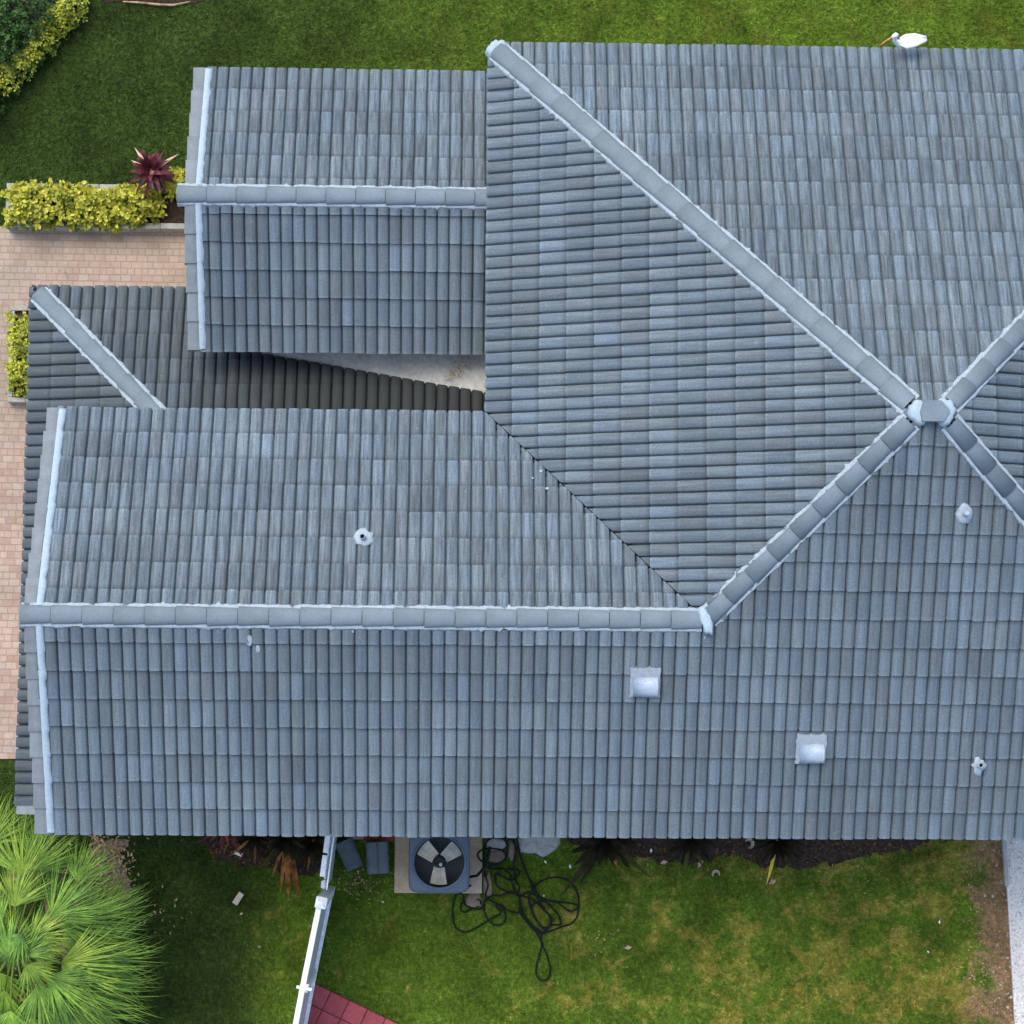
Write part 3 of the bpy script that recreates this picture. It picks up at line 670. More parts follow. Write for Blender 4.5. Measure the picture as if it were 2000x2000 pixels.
# ------------------------------------------------------------------ grass blades
def inside(Q, X, Y):
    r = np.zeros(len(X), bool); n = len(Q); j = n - 1
    for i in range(n):
        xi, yi, xj, yj = Q[i].x, Q[i].y, Q[j].x, Q[j].y
        c = ((yi > Y) != (yj > Y)) & (X < (xj - xi) * (Y - yi) / ((yj - yi) or 1e-9) + xi); r ^= c; j = i
    return r
def grass(name, x0, x1, y0, y1, dens, l0, l1, label):
    n = int((x1 - x0) * (y1 - y0) * dens); X = rng.uniform(x0, x1, n); Y = rng.uniform(y0, y1, n)
    keep = np.ones(n, bool)
    for Q in (DRV, GRV, BED3, BED4): keep &= ~inside(Q, X, Y)
    for Q in (BED1, BED2, BED5): keep &= ~(inside(Q, X, Y) & (rng.random(n) < .96))
    keep &= ~((X > -5.4) & (X < XE) & (Y > YS + .4) & (Y < YN - .4) & ((X > XW) | (Y < SN))) & ~((X > GX) & (X < XW + 1) & (Y > 4) & (Y < GN - .3))
    dx, dy = X - PATIO[0].x, Y - PATIO[0].y; u = dx * PATIO[1].x + dy * PATIO[1].y; v = dx * PATIO[2].x + dy * PATIO[2].y
    keep &= ~((u > .02) & (u < PATIO[3]) & (v > .02) & (v < PATIO[4]))
    keep &= ~((X > 7.68 + rng.normal(0, .2, n)) & (Y < -1.0) & (rng.random(n) < .8))
    X, Y = X[keep], Y[keep]; n = len(X)
    t = rng.uniform(0, 2 * PI, n); L = rng.uniform(l0, l1, n); lean = rng.uniform(.25, .95, n); wd = rng.uniform(.004, .009, n)
    dxx, dyy = np.cos(t), np.sin(t)
    base = np.column_stack((X, Y, np.zeros(n))); side = np.column_stack((-dyy, dxx, np.zeros(n))) * wd[:, None]
    tip = base + np.column_stack((dxx * L * lean, dyy * L * lean, L * np.sqrt(1 - (lean * .9) ** 2)))
    V = np.stack((base - side, base + side, tip), 1).reshape(-1, 3); Fc = np.arange(3 * n).reshape(-1, 3)
    o = fastmesh(name, V, Fc, rng.random(n), M['blade']); tag(o, label, 'grass', kind='stuff'); return o
grass('lawn_grass', -9.5, 9.5, 5.2, 13.5, 1900, .03, .085, 'short green turf of the lawn north of the house')
grass('lawn_grass', -9.5, 9.5, -7.5, -.9, 2300, .03, .085, 'patchy green and yellow turf of the lawn south of the house')

# ------------------------------------------------------------------ planters and shrubs
def planter(name, label, x0, y0, x1, y1, h, t):
    p0 = at(x0, y1, h); p1 = at(x1, y0, h); c = (p0 + p1) / 2
    th = thing(name, label, 'planter', (c.x, c.y, 0)); mb = MB()
    X0, X1, Y0, Y1 = p0.x, p1.x, p0.y, p1.y
    nseg = max(2, int((X1 - X0) / .4))
    for i in range(nseg):
        a, b = X0 + (X1 - X0) * i / nseg, X0 + (X1 - X0) * (i + 1) / nseg
        mb.box(((a + b) / 2, Y0 + t / 2, h / 2), (b - a - .006, t, h), bev=.006); mb.box(((a + b) / 2, Y1 - t / 2, h / 2), (b - a - .006, t, h), bev=.006)
    nseg = max(1, int((Y1 - Y0) / .4))
    for i in range(nseg):
        a, b = Y0 + t + (Y1 - Y0 - 2 * t) * i / nseg, Y0 + t + (Y1 - Y0 - 2 * t) * (i + 1) / nseg
        for x in (X0 + t / 2, X1 - t / 2): mb.box((x, (a + b) / 2, h / 2), (t, b - a - .004, h), bev=.006)
    mb.build('planter_wall', M['concrete'], th)
    mb = MB(); mb.box(((X0 + X1) / 2, (Y0 + Y1) / 2, h * .4), (X1 - X0 - 2 * t, Y1 - Y0 - 2 * t, h * .8 - .02)); mb.build('soil', M['mulch'], th)
planter('raised_planter', 'long low grey concrete planter between the lawn and the driveway, holding golden shrubs', 10, 362, 375, 443, .28, .085)
planter('raised_planter', 'small pale edged planter against the west eave of the lower roof', 14, 598, 90, 785, .2, .07)

def leafmesh(name, pts, m, parent, l0, l1, flat=.5, asp=.62, nrm=None, cup=.18):
    """leaf-sized faces: each leaf a folded pair of quads"""
    V, Fc, R_ = [], [], []
    for i, (p, out) in enumerate(pts):
        L = random.uniform(l0, l1); d = Vector((random.gauss(0, 1), random.gauss(0, 1), random.gauss(0, 1) * (1 - flat))) + out * .8; d.normalize()
        up = Vector((random.gauss(0, .35), random.gauss(0, .35), 1)) + out * .5; s = d.cross(up).normalized(); n = s.cross(d)
        w_ = L * asp / 2; q = p
        V += [q, q + d * L * .35 + s * w_ + n * L * cup, q + d * L * .8 + s * w_ * .75 + n * L * cup * .6, q + d * L, q + d * L * .8 - s * w_ * .75 + n * L * cup * .6, q + d * L * .35 - s * w_ + n * L * cup, q + d * L * .5]
        b = 7 * i; r = random.random(); Fc += [(b, b + 1, b + 2, b + 6), (b + 6, b + 2, b + 3, b + 3)][:1] + [(b + 6, b + 2, b + 3, b + 4), (b, b + 6, b + 4, b + 5)]; R_ += [r] * 3
    V = np.array([tuple(v) for v in V]); o = fastmesh(name, V, np.array(Fc), np.array(R_), M[m], 4); put(o, parent) if parent else None; return o
def shrub(name, label, c, rx, ry, h, n, m, l0, l1, group=None, z0=0, m2='golddark', stems=7, cat='shrub', square=False):
    """plant: stems, dim inner leaves and bright outer leaf clusters"""
    c = Vector(c); th = thing(name, label, cat, (c.x, c.y, z0), group)
    st = MB(); tips = []
    for k in range(stems):
        t = 2 * PI * k / stems + random.random(); r = random.uniform(.3, .85)
        tip = Vector((c.x + math.cos(t) * rx * r, c.y + math.sin(t) * ry * r, z0 + h * random.uniform(.6, .95)))
        st.tube([(c.x + math.cos(t) * rx * .15, c.y + math.sin(t) * ry * .15, z0), ((c.x * .6 + tip.x * .4), (c.y * .6 + tip.y * .4), z0 + h * .45), tip], [.014, .010, .005], 5)
    st.build('stem', M['stem'], th)
    def sample(shell):
        t = random.uniform(0, 2 * PI); r = math.sqrt(random.random()) * (1 if not shell else 1)
        x, y = math.cos(t) * r, math.sin(t) * r
        if square: x, y = random.uniform(-1, 1), random.uniform(-1, 1); r = max(abs(x), abs(y))
        edge = 1 - (r ** 3.5) * .75
        lump = 1 + .50 * noise.noise(Vector((c.x * 3 + x * rx * 7, c.y * 3 + y * ry * 7, 1)))
        z = z0 + h * edge * lump * (random.uniform(.86, 1) if shell else random.uniform(.25, .8))
        j = 1 + .26 * noise.noise(Vector((x * rx * 11 + c.x, y * ry * 11, 4)))
        return Vector((c.x + x * rx * j, c.y + y * ry * j, z)), Vector((x * r, y * r, .3))
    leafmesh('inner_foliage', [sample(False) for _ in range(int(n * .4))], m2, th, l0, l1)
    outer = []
    for _ in range(n // 5):                                              # rosettes of five leaves
        p, o = sample(True)
        for k in range(5): outer.append((p + Vector((random.gauss(0, .012), random.gauss(0, .012), random.gauss(0, .008))), Vector((math.cos(k * 1.26), math.sin(k * 1.26), .25)) * 1.5 + o * .3))
    leafmesh('foliage', outer, m, th, l0, l1); return th
GS_ = 'golden shrubs in the concrete planters'
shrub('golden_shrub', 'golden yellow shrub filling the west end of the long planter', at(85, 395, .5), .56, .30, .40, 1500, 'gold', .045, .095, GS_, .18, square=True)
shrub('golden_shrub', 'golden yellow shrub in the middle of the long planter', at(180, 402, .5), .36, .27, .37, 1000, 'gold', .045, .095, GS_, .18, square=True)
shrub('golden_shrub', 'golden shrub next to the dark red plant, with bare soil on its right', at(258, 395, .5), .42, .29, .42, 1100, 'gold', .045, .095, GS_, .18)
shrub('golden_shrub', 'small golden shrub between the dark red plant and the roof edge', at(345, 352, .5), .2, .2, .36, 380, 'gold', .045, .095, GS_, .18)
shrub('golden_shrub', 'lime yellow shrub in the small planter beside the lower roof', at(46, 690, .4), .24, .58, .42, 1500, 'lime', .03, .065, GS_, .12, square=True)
# big dark hedge and its yellow border
def hedge_row():
    pts = [(60, 30), (0, 95), (-70, 170)]
    for k, ((px, py), rx, lab) in enumerate(zip(((22, 0), (-42, 72), (-95, 165)), (.62, .58, .6), ('dark green clipped shrub at the top left corner of the photo, behind the yellow border', 'dark green clipped shrub below the corner one, behind the yellow border at the left edge', 'dark green shrub lowest of the row at the left edge'))):
        shrub('dark_shrub', lab, at(px, py, .7), rx, .62, .85, 2600, 'hedge', .03, .06, 'dark green shrubs in the corner bed', 0, 'hedge')
    for k, ((px, py), r_, lab) in enumerate(zip(((136, 4), (112, 34), (86, 64), (62, 92), (40, 120), (12, 150)), (.22, .2, .19, .16, .15, .18),
            ('yellow border shrub, largest of the row, at the top edge of the photo', 'yellow border shrub second from the top edge of the photo', 'yellow border shrub third along the mulch strip', 'yellow border shrub fourth along the mulch strip', 'thin yellow border shrub fifth along the mulch strip', 'yellow green border shrub nearest the left edge of the photo'))):
        shrub('border_shrub', lab, at(px, py, .35), r_, r_ * 1.3, .42, int(3600 * r_), 'lime', .028, .055, 'yellow shrubs edging the corner bed', 0, 'hedge')
hedge_row()
# rusty edging log at the top edge
th = MB(); P_ = [at(px, py, .05) for px, py in ((240, 3), (275, 5), (310, 9), (338, 10), (372, 3))]; th.tube(P_, [.01, .016, .02, .018, .01], 7)
tag(th.build('fallen_branch', M['litter'], smooth=True), 'reddish brown branch lying on the mulch at the top edge of the photo', 'branch')

def strap(mb, p, ang, L, w, rise, droop, n=7, fold=.15, r=None):
    """arching strap leaf"""
    d = Vector((math.cos(ang), math.sin(ang), 0)); s = Vector((-d.y, d.x, 0)); vs = []
    for i in range(n + 1):
        t = i / n; ww = w * (.55 + .9 * t * (1 - t) * 2) * (1 - t ** 4) + .002
        c = Vector(p) + d * L * t + Vector((0, 0, rise * math.sin(t * PI * .6) - droop * t * t))
        vs += [c - s * ww, c - Vector((0, 0, fold * ww)), c + s * ww]
    fs = []
    for i in range(n): a = i * 3; fs += [(a, a + 3, a + 4, a + 1), (a + 1, a + 4, a + 5, a + 2)]
    mb.add(vs, fs, r)
def rosette(name, label, c, n, L, w, m, group=None, z0=.0, tall=.3, parts=None, lim=(0, 2 * PI), cat='plant'):
    c = Vector(c); th = thing(name, label, cat, (c.x, c.y, z0), group)
    st = MB(); st.tube([(c.x, c.y, z0), (c.x + .01, c.y, z0 + tall * .5), (c.x, c.y, z0 + tall)], [.03, .026, .02], 7); st.build('stem', M['stem'], th)
    mb = MB()
    for k in range(n):
        t = lim[0] + (lim[1] - lim[0]) * ((k * .618) % 1); q = k / n
        strap(mb, (c.x + math.cos(t) * .02, c.y + math.sin(t) * .02, z0 + tall * (.7 + .3 * q)), t, L * random.uniform(.7, 1.05) * (1 - .45 * q), w * random.uniform(.8, 1.2), L * (.2 + .6 * q), L * .45 * (1 - q))
    mb.build('foliage', M[m], th, smooth=True)
    for (mm, ls) in (parts or ()):
        mb = MB()
        for a_, l_, w_ in ls: strap(mb, (c.x, c.y, z0 + tall), math.radians(a_), l_, w_, .10, .08)
        mb.build('leaf', M[mm], th, smooth=True)
rosette('red_cordyline', 'dark red strap leaved plant with pink tipped leaves among the golden shrubs', at(295, 335, .75), 34, .44, .035, 'cord', z0=.2, tall=.5,
        parts=[('cordpale', [(125, .44, .022), (112, .36, .018), (35, .47, .022), (150, .34, .02), (275, .25, .03)])])
BR = 'dark strap leaved plants under the south eave'
rosette('bromeliad', 'dark plant with two long drooping leaves near the hose under the eave', at(1185, 1636, .4), 34, .60, .05, 'brom', BR, tall=.3, parts=[('brom', [(-128, 1.05, .05), (-120, .8, .05), (-155, .55, .045)]), ('olive', [(-42, .9, .035), (-60, .6, .03)]), ('rust', [(-70, .48, .03), (-58, .42, .02)])])
rosette('bromeliad', 'low dark plant in the mulch, second along the eave from the hose', at(1350, 1630, .35), 34, .52, .035, 'brom', BR, tall=.25, parts=[('olive', [(-100, .62, .03), (-70, .6, .02)])])
rosette('bromeliad', 'spiky almost black plant with a yellow leaf, farthest along the eave from the hose', at(1520, 1640, .35), 46, .56, .026, 'brom', BR, tall=.25, parts=[('yellow', [(-104, .66, .025)])])
rosette('bromeliad', 'dark plant with rust orange leaves left of the white fence', at(560, 1634, .4), 34, .55, .04, 'brom', BR, tall=.3,
        parts=[('rust', [(-88, .9, .04), (-78, .92, .05), (-96, .8, .03), (150, .6, .03), (-110, .6, .025), (170, .5, .03)]), ('olive', [(-130, .6, .03)])])
rosette('bromeliad', 'wilted reddish brown plant under the eave beside a white scrap', at(440, 1615, .2), 12, .42, .02, 'rust', BR, tall=.12, parts=[('cord', [(-60, .5, .03), (-100, .4, .03), (-150, .5, .015)])])

rosette('bromeliad', 'dark brown tangled plant at the eave touching the left side of the white fence', at(612, 1640, .3), 26, .48, .04, 'brom', BR, tall=.25, parts=[('rust', [(200, .5, .02), (-150, .5, .02), (-100, .45, .02)])])
rosette('bromeliad', 'rusty brown dry plant under the eave, between the wilted plant and the orange leaved plant', at(498, 1632, .25), 20, .42, .03, 'brom', BR, tall=.15, parts=[('rust', [(-40, .4, .025), (-90, .42, .02), (-140, .45, .02), (20, .4, .02)])])
# ------------------------------------------------------------------ fan palm
pc = at(32, 1850, 1.9)
palm = thing('fan_palm', 'bright yellow green fan palm seen from above in the bottom left corner', 'palm tree', (pc.x, pc.y, 0))
mb = MB(); pts = []; rad = []
for i in range(12): t = i / 11; pts.append((pc.x + .05 * math.sin(t * 3), pc.y + .04 * t, t * 1.75)); rad.append(.15 - .03 * t + (.012 if i % 2 else 0))
mb.tube(pts, rad, 12); mb.build('trunk', M['trunk'], palm)
def fan_leaf(hub, ang, R_, elev, m, spread=2.3, nseg=30, droop=.28, base=None, segs=None):
    hub = Vector(hub); d0 = Vector((math.cos(ang), math.sin(ang), 0)); mb = MB()
    for k in range(nseg):
        f = (k / (nseg - 1) - .5) * 2; t = ang + f * spread / 2 + random.gauss(0, .05); d = Vector((math.cos(t), math.sin(t), 0)); s = Vector((-d.y, d.x, 0))
        L = R_ * (1 - .28 * abs(f) ** 2) * random.uniform(.72, 1.12); z_el = elev * (1 - .5 * abs(f)); curl = random.gauss(0, .14)
        vs = []; n = 6
        for i in range(n + 1):
            u = i / n; ww = (.0085 * math.sin(PI * min(1, .18 + u * .82)) ** .8 + .002) * (1 - u ** 2 * .9)
            c = hub + d * L * u * (1 - .12 * u * u) + s * curl * u * u * L + Vector((0, 0, z_el * u * L - droop * L * u ** 2.4 + .012 * (k % 2)))
            vs += [c - s * ww, c + Vector((0, 0, ww * .6)), c + s * ww]
        fs = []
        for i in range(n): a = i * 3; fs += [(a, a + 3, a + 4, a + 1), (a + 1, a + 4, a + 5, a + 2)]
        mb.add(vs, fs)
    o = mb.build('leaf', M[m], palm)
    b0 = Vector(base) if base else pc
    mid = (b0 + hub) / 2 + Vector((0, 0, .10)); pm = MB(); pm.tube([b0, b0.lerp(mid, .6) + Vector((0, 0, .03)), mid, hub], [.022, .018, .014, .010], 6); pm.build('petiole', M['petiole'], o, smooth=True)
LV = [(45, 1712, 2.2, 97, .95, 'palmy'), (100, 1790, 2.25, 40, .95, 'palm'), (112, 1800, 2.05, 8, 1.2, 'palm'), (120, 1880, 2.2, -14, 1.15, 'palmy'), (100, 1905, 2.0, -38, 1.25, 'palm'),
      (75, 1925, 2.2, -74, 1.0, 'palm'), (30, 1770, 2.5, 88, .8, 'palmy'), (-30, 1720, 2.1, 120, 1.0, 'palm'), (-60, 1800, 2.2, 160, 1.1, 'palm'), (-70, 1880, 2.1, 190, 1.1, 'palmy'),
      (-40, 1960, 2.0, 235, 1.1, 'palm'), (20, 1975, 1.9, 265, 1.1, 'palm'), (60, 1830, 2.6, 20, .62, 'palmy'), (5, 1800, 2.6, 140, .6, 'palm'), (52, 1885, 2.5, -50, .6, 'palmy'), (150, 1720, 1.7, 60, .75, 'palm'), (135, 1960, 1.6, -28, 1.15, 'palm'), (20, 1690, 1.5, 60, .9, 'palm'), (150, 1840, 1.5, 25, 1.1, 'palm'), (170, 1800, 1.6, 50, .8, 'palmy'), (150, 1920, 1.5, -5, 1.1, 'palmy'), (95, 1980, 1.5, -55, 1.1, 'palm'), (-20, 1650, 1.8, 70, .8, 'palmy'), (70, 1760, 1.3, 75, 1.0, 'palm'), (0, 1900, 1.4, -80, 1.1, 'palm'), (40, 1850, 1.3, 150, 1.0, 'palm'), (70, 1700, 1.7, 62, .9, 'palm'), (180, 1870, 1.6, -2, 1.0, 'palm'), (165, 1930, 1.4, -20, 1.1, 'palmy'), (110, 1950, 1.8, -50, 1.0, 'palm'), (190, 1790, 1.4, 28, .8, 'palm'), (10, 1660, 1.6, 95, .8, 'palm'), (60, 1990, 1.7, -90, .9, 'palm'), (120, 1840, 1.9, 12, 1.0, 'palmy')]
LV += [(at_[0], at_[1], 2.6 + .1 * (k % 3), k * 47 % 360, .5 + .08 * (k % 4), 'palm' if k % 3 else 'palmy') for k, at_ in enumerate([(30 + 26 * math.cos(k * 1.05), 1846 + 24 * math.sin(k * 1.05)) for k in range(6)])]
for k in range(5):
    t = random.uniform(-100, 100); q = random.uniform(.45, .95); LV.append((24 + 150 * q * math.cos(math.radians(t)), 1850 - 150 * q * math.sin(math.radians(t)), random.uniform(1.3, 2.3), t + random.gauss(0, 18), random.uniform(.7, 1.1), random.choice(('palm', 'palm', 'palmy'))))
for k in range(5):
    t = random.uniform(-80, 80); LV.append((24 + 90 * math.cos(math.radians(t)), 1850 - 90 * math.sin(math.radians(t)), 1.0, t, 1.0, 'litter'))
for px, py, z, a_, R_, m_ in LV: fan_leaf(at(px, py, z), math.radians(a_), R_ * (1.0 + (.10 if abs(a_) < 45 else 0)), .12, m_, spread=random.uniform(1.7, 2.3), nseg=random.randint(52, 66))

# ------------------------------------------------------------------ white fence running south from the house
FZ = 1.85
fence = thing('white_fence', 'long white vinyl privacy fence dividing the dark lawn from the bright lawn', 'fence', tuple(at(626, 1752)))
f0, f1, f2, f3 = at(628, 1762, FZ), at(594, 1930, FZ), at(560, 2110, FZ), at(525, 2290, FZ)
def panel(p, q, zt, parent, rw=.075, slat=.14, low=.06):
    p = Vector((p.x, p.y, 0)); q = Vector((q.x, q.y, 0)); d = (q - p); L = d.length; d /= L; rz = math.atan2(d.y, d.x); c = (p + q) / 2
    mb = MB(); n = int(L / slat)
    for i in range(n):
        m_ = p + d * (i + .5) * L / n; mb.box((m_.x, m_.y, (low + zt - .05) / 2), (L / n - .012, .024, zt - .05 - low), rz=rz, bev=.004)
    b = mb.build('fence_board', M['vinylpanel'], parent)
    for nm, z in (('top_rail', zt - .03), ('bottom_rail', low + .06)):
        mb = MB(); o_f = Vector((d.y, -d.x, 0)) * (.028 if nm == 'bottom_rail' else -.022) * (1 if d.y < 0 else -1) * -1; mb.box((c.x + o_f.x, c.y + o_f.y, z), (L, rw if nm == 'top_rail' else .06, .07), rz=rz, bev=.008); mb.build(nm, M['vinyl'], parent)
def fpost(p, zt, parent, s=.13, cap=True):
    mb = MB(); mb.box((p.x, p.y, zt / 2), (s, s, zt), rz=-.19, bev=.006); o = mb.build('fence_post', M['vinyl'], parent)
    mb = MB(); mb.box((p.x, p.y, zt + .02), (s + .015, s + .015, .05), rz=-.19, bev=.012); mb.box((p.x, p.y, zt + .062), (s, s, .04), rz=-.19, taper=.25); mb.build('post_cap', M['vinyl'], o)
for a_, b_ in ((f0, f1), (f1, f2), (f2, f3)): panel(a_, b_, FZ, fence)
fpost(f0, FZ + .05, fence, .14); 
for p in (f1, f2, f3): fpost(p, FZ - .06, fence, .10)
mb = MB()                                                              # narrow bracket that sticks out either side at the second post
mb.box((f1.x, f1.y, FZ + .0), (.21, .04, .04), rz=-.19, bev=.006); mb.build('bracket', M['vinyl'], fence)
gate = thing('fence_gate', 'narrow white vinyl gate between the house wall and the first fence post', 'gate', tuple(at(640, 1690)))
g0, g1 = at(655, 1560, FZ - .1), at(631, 1738, FZ - .1)
def gate_panel(p, q, zt):
    p = Vector((p.x, p.y, 0)); q = Vector((q.x, q.y, 0)); d = q - p; L = d.length; d /= L; rz = math.atan2(d.y, d.x); n = 9; mb = MB()
    for i in range(n):
        m_ = p + d * (i + .5) * L / n; mb.box((m_.x, m_.y, zt / 2), (L / n - .014, .03, zt - .12), rz=rz, bev=.004)
    mb.build('gate_board', M['vinylpanel'], gate)
    mb = MB(); sd = Vector((d.y, -d.x, 0))
    for a_, b_ in ((0.0, .60), (.625, .86)):
        u, v = p + d * L * a_, p + d * L * b_; c = (u + v) / 2 + sd * .035; mb.box((c.x, c.y, zt - .03), ((v - u).length, .07, .06), rz=rz, bev=.006)
    mb.build('gate_frame', M['vinyl'], gate)
    mb = MB(); c = (p + q) / 2 - sd * .045; mb.box((c.x, c.y, zt - .06), (L, .02, .05), rz=rz, bev=.005); mb.build('gate_rail', M['vinyl'], gate)
    mb = MB(); c = q - d * .06; mb.box((c.x, c.y, zt - .2), (.1, .09, .14), rz=rz, bev=.01); mb.build('latch', M['steel'], gate)
gate_panel(g0, g1, FZ - .1)

# ------------------------------------------------------------------ air conditioner on its pad
ac = at(858, 1684, .88); ac.z = 0
mb = MB(); p0 = at(772, 1600); p1 = at(941, 1745, .1); c_ = ((p0.x + p1.x) / 2, (p1.y + ac.y + .5) / 2 - 0, .05)
mb.box(((p0.x + p1.x) / 2, p1.y + .55, .05), (p1.x - p0.x, 1.1, .10), bev=.012)
tag(mb.build('concrete_pad', M['pad']), 'tan concrete pad under the air conditioner against the house', 'concrete pad')
unit = thing('air_conditioner', 'blue grey air conditioner unit with a round open fan standing on a tan pad', 'air conditioner', (ac.x, ac.y, .1))
HX = .425; ZT = .90; mb = MB()
def rsq(h, r, n=48):
    out = []
    for i in range(n):
        t = 2 * PI * (i + .5) / n; c, s = math.cos(t), math.sin(t); k = (abs(c) ** 9 + abs(s) ** 9) ** (-1 / 9); out.append(Vector((ac.x + c * k * h, ac.y + s * k * h, 0)))
    return out
def circ(r, z, n=48): return [Vector((ac.x + math.cos(2 * PI * (i + .5) / n) * r, ac.y + math.sin(2 * PI * (i + .5) / n) * r, z)) for i in range(n)]
def up(l, z): return [v + Vector((0, 0, z)) for v in l]
rings = [up(rsq(HX, 0), ZT - .16), up(rsq(HX, 0), ZT - .035), up(rsq(HX - .012, 0), ZT - .008), up(rsq(HX - .04, 0), ZT), circ(.39, ZT + .004), circ(.365, ZT + .018), circ(.352, ZT + .016), circ(.35, ZT - .14)]
vs = [v for r in rings for v in r]; n = 48
mb.add(vs, [(k * n + i, k * n + (i + 1) % n, (k + 1) * n + (i + 1) % n, (k + 1) * n + i) for k in range(len(rings) - 1) for i in range(n)])
mb.build('top_cover', M['acpaint'], unit, smooth=False)
mb = MB()
for z in np.arange(.16, ZT - .17, .045):
    rr = [up(rsq(HX - .008, 0), z), up(rsq(HX - .03, 0), z + .03)]; vs = rr[0] + rr[1]
    mb.add(vs, [(i, (i + 1) % n, n + (i + 1) % n, n + i) for i in range(n)])
mb.build('louvre', M['acpaint'], unit)
mb = MB(); rr = up(rsq(HX - .06, 0), .13) + up(rsq(HX - .06, 0), ZT - .15); mb.add(rr, [(i, (i + 1) % n, n + (i + 1) % n, n + i) for i in range(n)] + [tuple(range(n - 1, -1, -1))]); mb.build('coil', M['acdark'], unit)
mb = MB(); mb.box((ac.x, ac.y, .125), (HX * 2 - .04, HX * 2 - .04, .05), bev=.01); mb.build('base_pan', M['acpaint'], unit)
mb = MB(); mb.tube([(ac.x, ac.y, .4), (ac.x, ac.y, .66)], .075, 16); mb.build('motor', M['acdark'], unit, smooth=False)
for a_, m_ in ((140, 'blade_a'), (38, 'blade_b'), (-92, 'blade_b')):
    mb = MB(); t = math.radians(a_); d = Vector((math.cos(t), math.sin(t), 0)); s = Vector((-d.y, d.x, 0)); vs = []
    for i in range(6):
        u = i / 5; r_ = .09 + .235 * u; wd = .075 + .045 * u
        for j in range(5): v = (j / 4 - .5) * 2; vs.append(Vector((ac.x, ac.y, .73)) + d * (r_ - .02 * v * v) + s * wd * v + Vector((0, 0, .055 * v + .02 * v * v)))
    mb.add(vs, [(i * 5 + j, i * 5 + j + 1, i * 5 + j + 6, i * 5 + j + 5) for i in range(5) for j in range(4)], .5); mb.build('fan_blade', M[m_], unit, smooth=True)
mb = MB(); mb.tube([(ac.x, ac.y, .70), (ac.x, ac.y, .76), (ac.x, ac.y, .775)], [.085, .08, .05], 16); hb = mb.build('fan_hub', M['acdark'], unit)
mb = MB(); mb.tube([(ac.x + .02, ac.y - .04, .776), (ac.x + .02, ac.y - .04, .80)], [.03, .018], 10); mb.build('hub_nut', M['steel'], hb, smooth=True)
mb = MB()
for r_ in (.12, .24): mb.tube([v for v in circ(r_, ZT + .012)] + [circ(r_, ZT + .012)[0]], 0.0008, 4, cap=False)
for k in range(8): t = PI * 2 * k / 8 + .1; mb.tube([(ac.x + math.cos(t) * .05, ac.y + math.sin(t) * .05, ZT + .012), (ac.x + math.cos(t) * .36, ac.y + math.sin(t) * .36, ZT + .012)], 0.0008, 4)
mb.build('fan_guard', M['acdark'], unit)
mb = MB(); lp = [at(957, 1655, .5), at(950, 1690, .35), at(932, 1710, .3), Vector((ac.x + .42, ac.y - .25, .3))]; mb.tube(lp, .022, 8); mb.build('refrigerant_line', M['hose'], unit, smooth=True)

# leftover tile stacks, bricks, flat stones
def tile_stack(label, px, py, rz, k, ridged):
    p = at(px, py, .06 * k); th = thing('tile_stack', label, 'roof tiles', (p.x, p.y, 0), 'stacks of leftover roof tiles')
    for i in range(k):
        mb = MB(); vs = []; n = 17; wd, ln = (.30, .44) if ridged else (.25, .42)
        for e_ in (-.5, .5):
            for j in range(n):
                u = j / (n - 1); h = (.034 * abs(math.sin(u * PI * 2)) ** .5 if ridged else .06 * math.sin(u * PI) ** .7); vs.append(((u - .5) * wd, e_ * ln, h + .022))
        vs += [(x, y, z - .022) for x, y, z in vs]
        fs = [(j, j + 1, n + j + 1, n + j) for j in range(n - 1)] + [(2 * n + j + 1, 2 * n + j, 3 * n + j, 3 * n + j + 1) for j in range(n - 1)] + [(j + 1, j, 2 * n + j, 2 * n + j + 1) for j in range(n - 1)] + [(n + j, n + j + 1, 3 * n + j + 1, 3 * n + j) for j in range(n - 1)]
        fs += [(0, n, 3 * n, 2 * n), (n - 1, 3 * n - 1, 4 * n - 1, 2 * n - 1)]
        mt = Matrix.Translation((p.x + random.gauss(0, .006), p.y + random.gauss(0, .006), .02 + i * .05)) @ Matrix.Rotation(rz + random.gauss(0, .02), 4, 'Z')
        mb.add([mt @ Vector(v) for v in vs], fs); mb.build('roof_tile', M['leftover'], th, smooth=False)
tile_stack('stack of smooth dark grey cap tiles lying askew beside the fence', 683, 1670, math.radians(24), 3, False)
tile_stack('straight stack of ridged dark grey roof tiles next to the air conditioner pad', 737, 1676, math.radians(3), 5, True)
def brick(label, px, py, m, rz=0, grp=True):
    p = at(px, py, .06); mb = MB(); mb.box((0, 0, 0), (.2, .095, .065), bev=.004); o = mb.build('brick', M[m]); o.location = (p.x, p.y, .034); o.rotation_euler.z = rz; tag(o, label, 'brick', 'bricks under the eave')
brick('pale pink brick under the eave above the ridged tile stack', 697, 1633, 'brickpale'); brick('bright red brick under the eave, right of the pale one', 727, 1633, 'brick', .02); brick('dark red brick under the eave nearest the air conditioner pad', 757, 1636, 'brick', -.08)
def stone(name, label, px, py, rx, ry, h, m, seed, cat='stone', rz=0, group=None, z=0):
    p = at(px, py, z); o = blob(name, (p.x, p.y, z), rx, ry, h, M[m], None, seed, 18, rz=rz, jag=.22); tag(o, label, cat, group); return o
stone('stone', 'flat reddish brown stone ringed by the coiled hose', 968, 1672, .15, .10, .07, 'stone', 21)
stone('stone', 'speckled flat stone at the roof edge inside the hose coil', 968, 1648, .16, .10, .08, 'palestone', 22)
stone('stone', 'narrow pinkish stone between the stones and the hose strands', 999, 1660, .06, .16, .06, 'stone', 23)
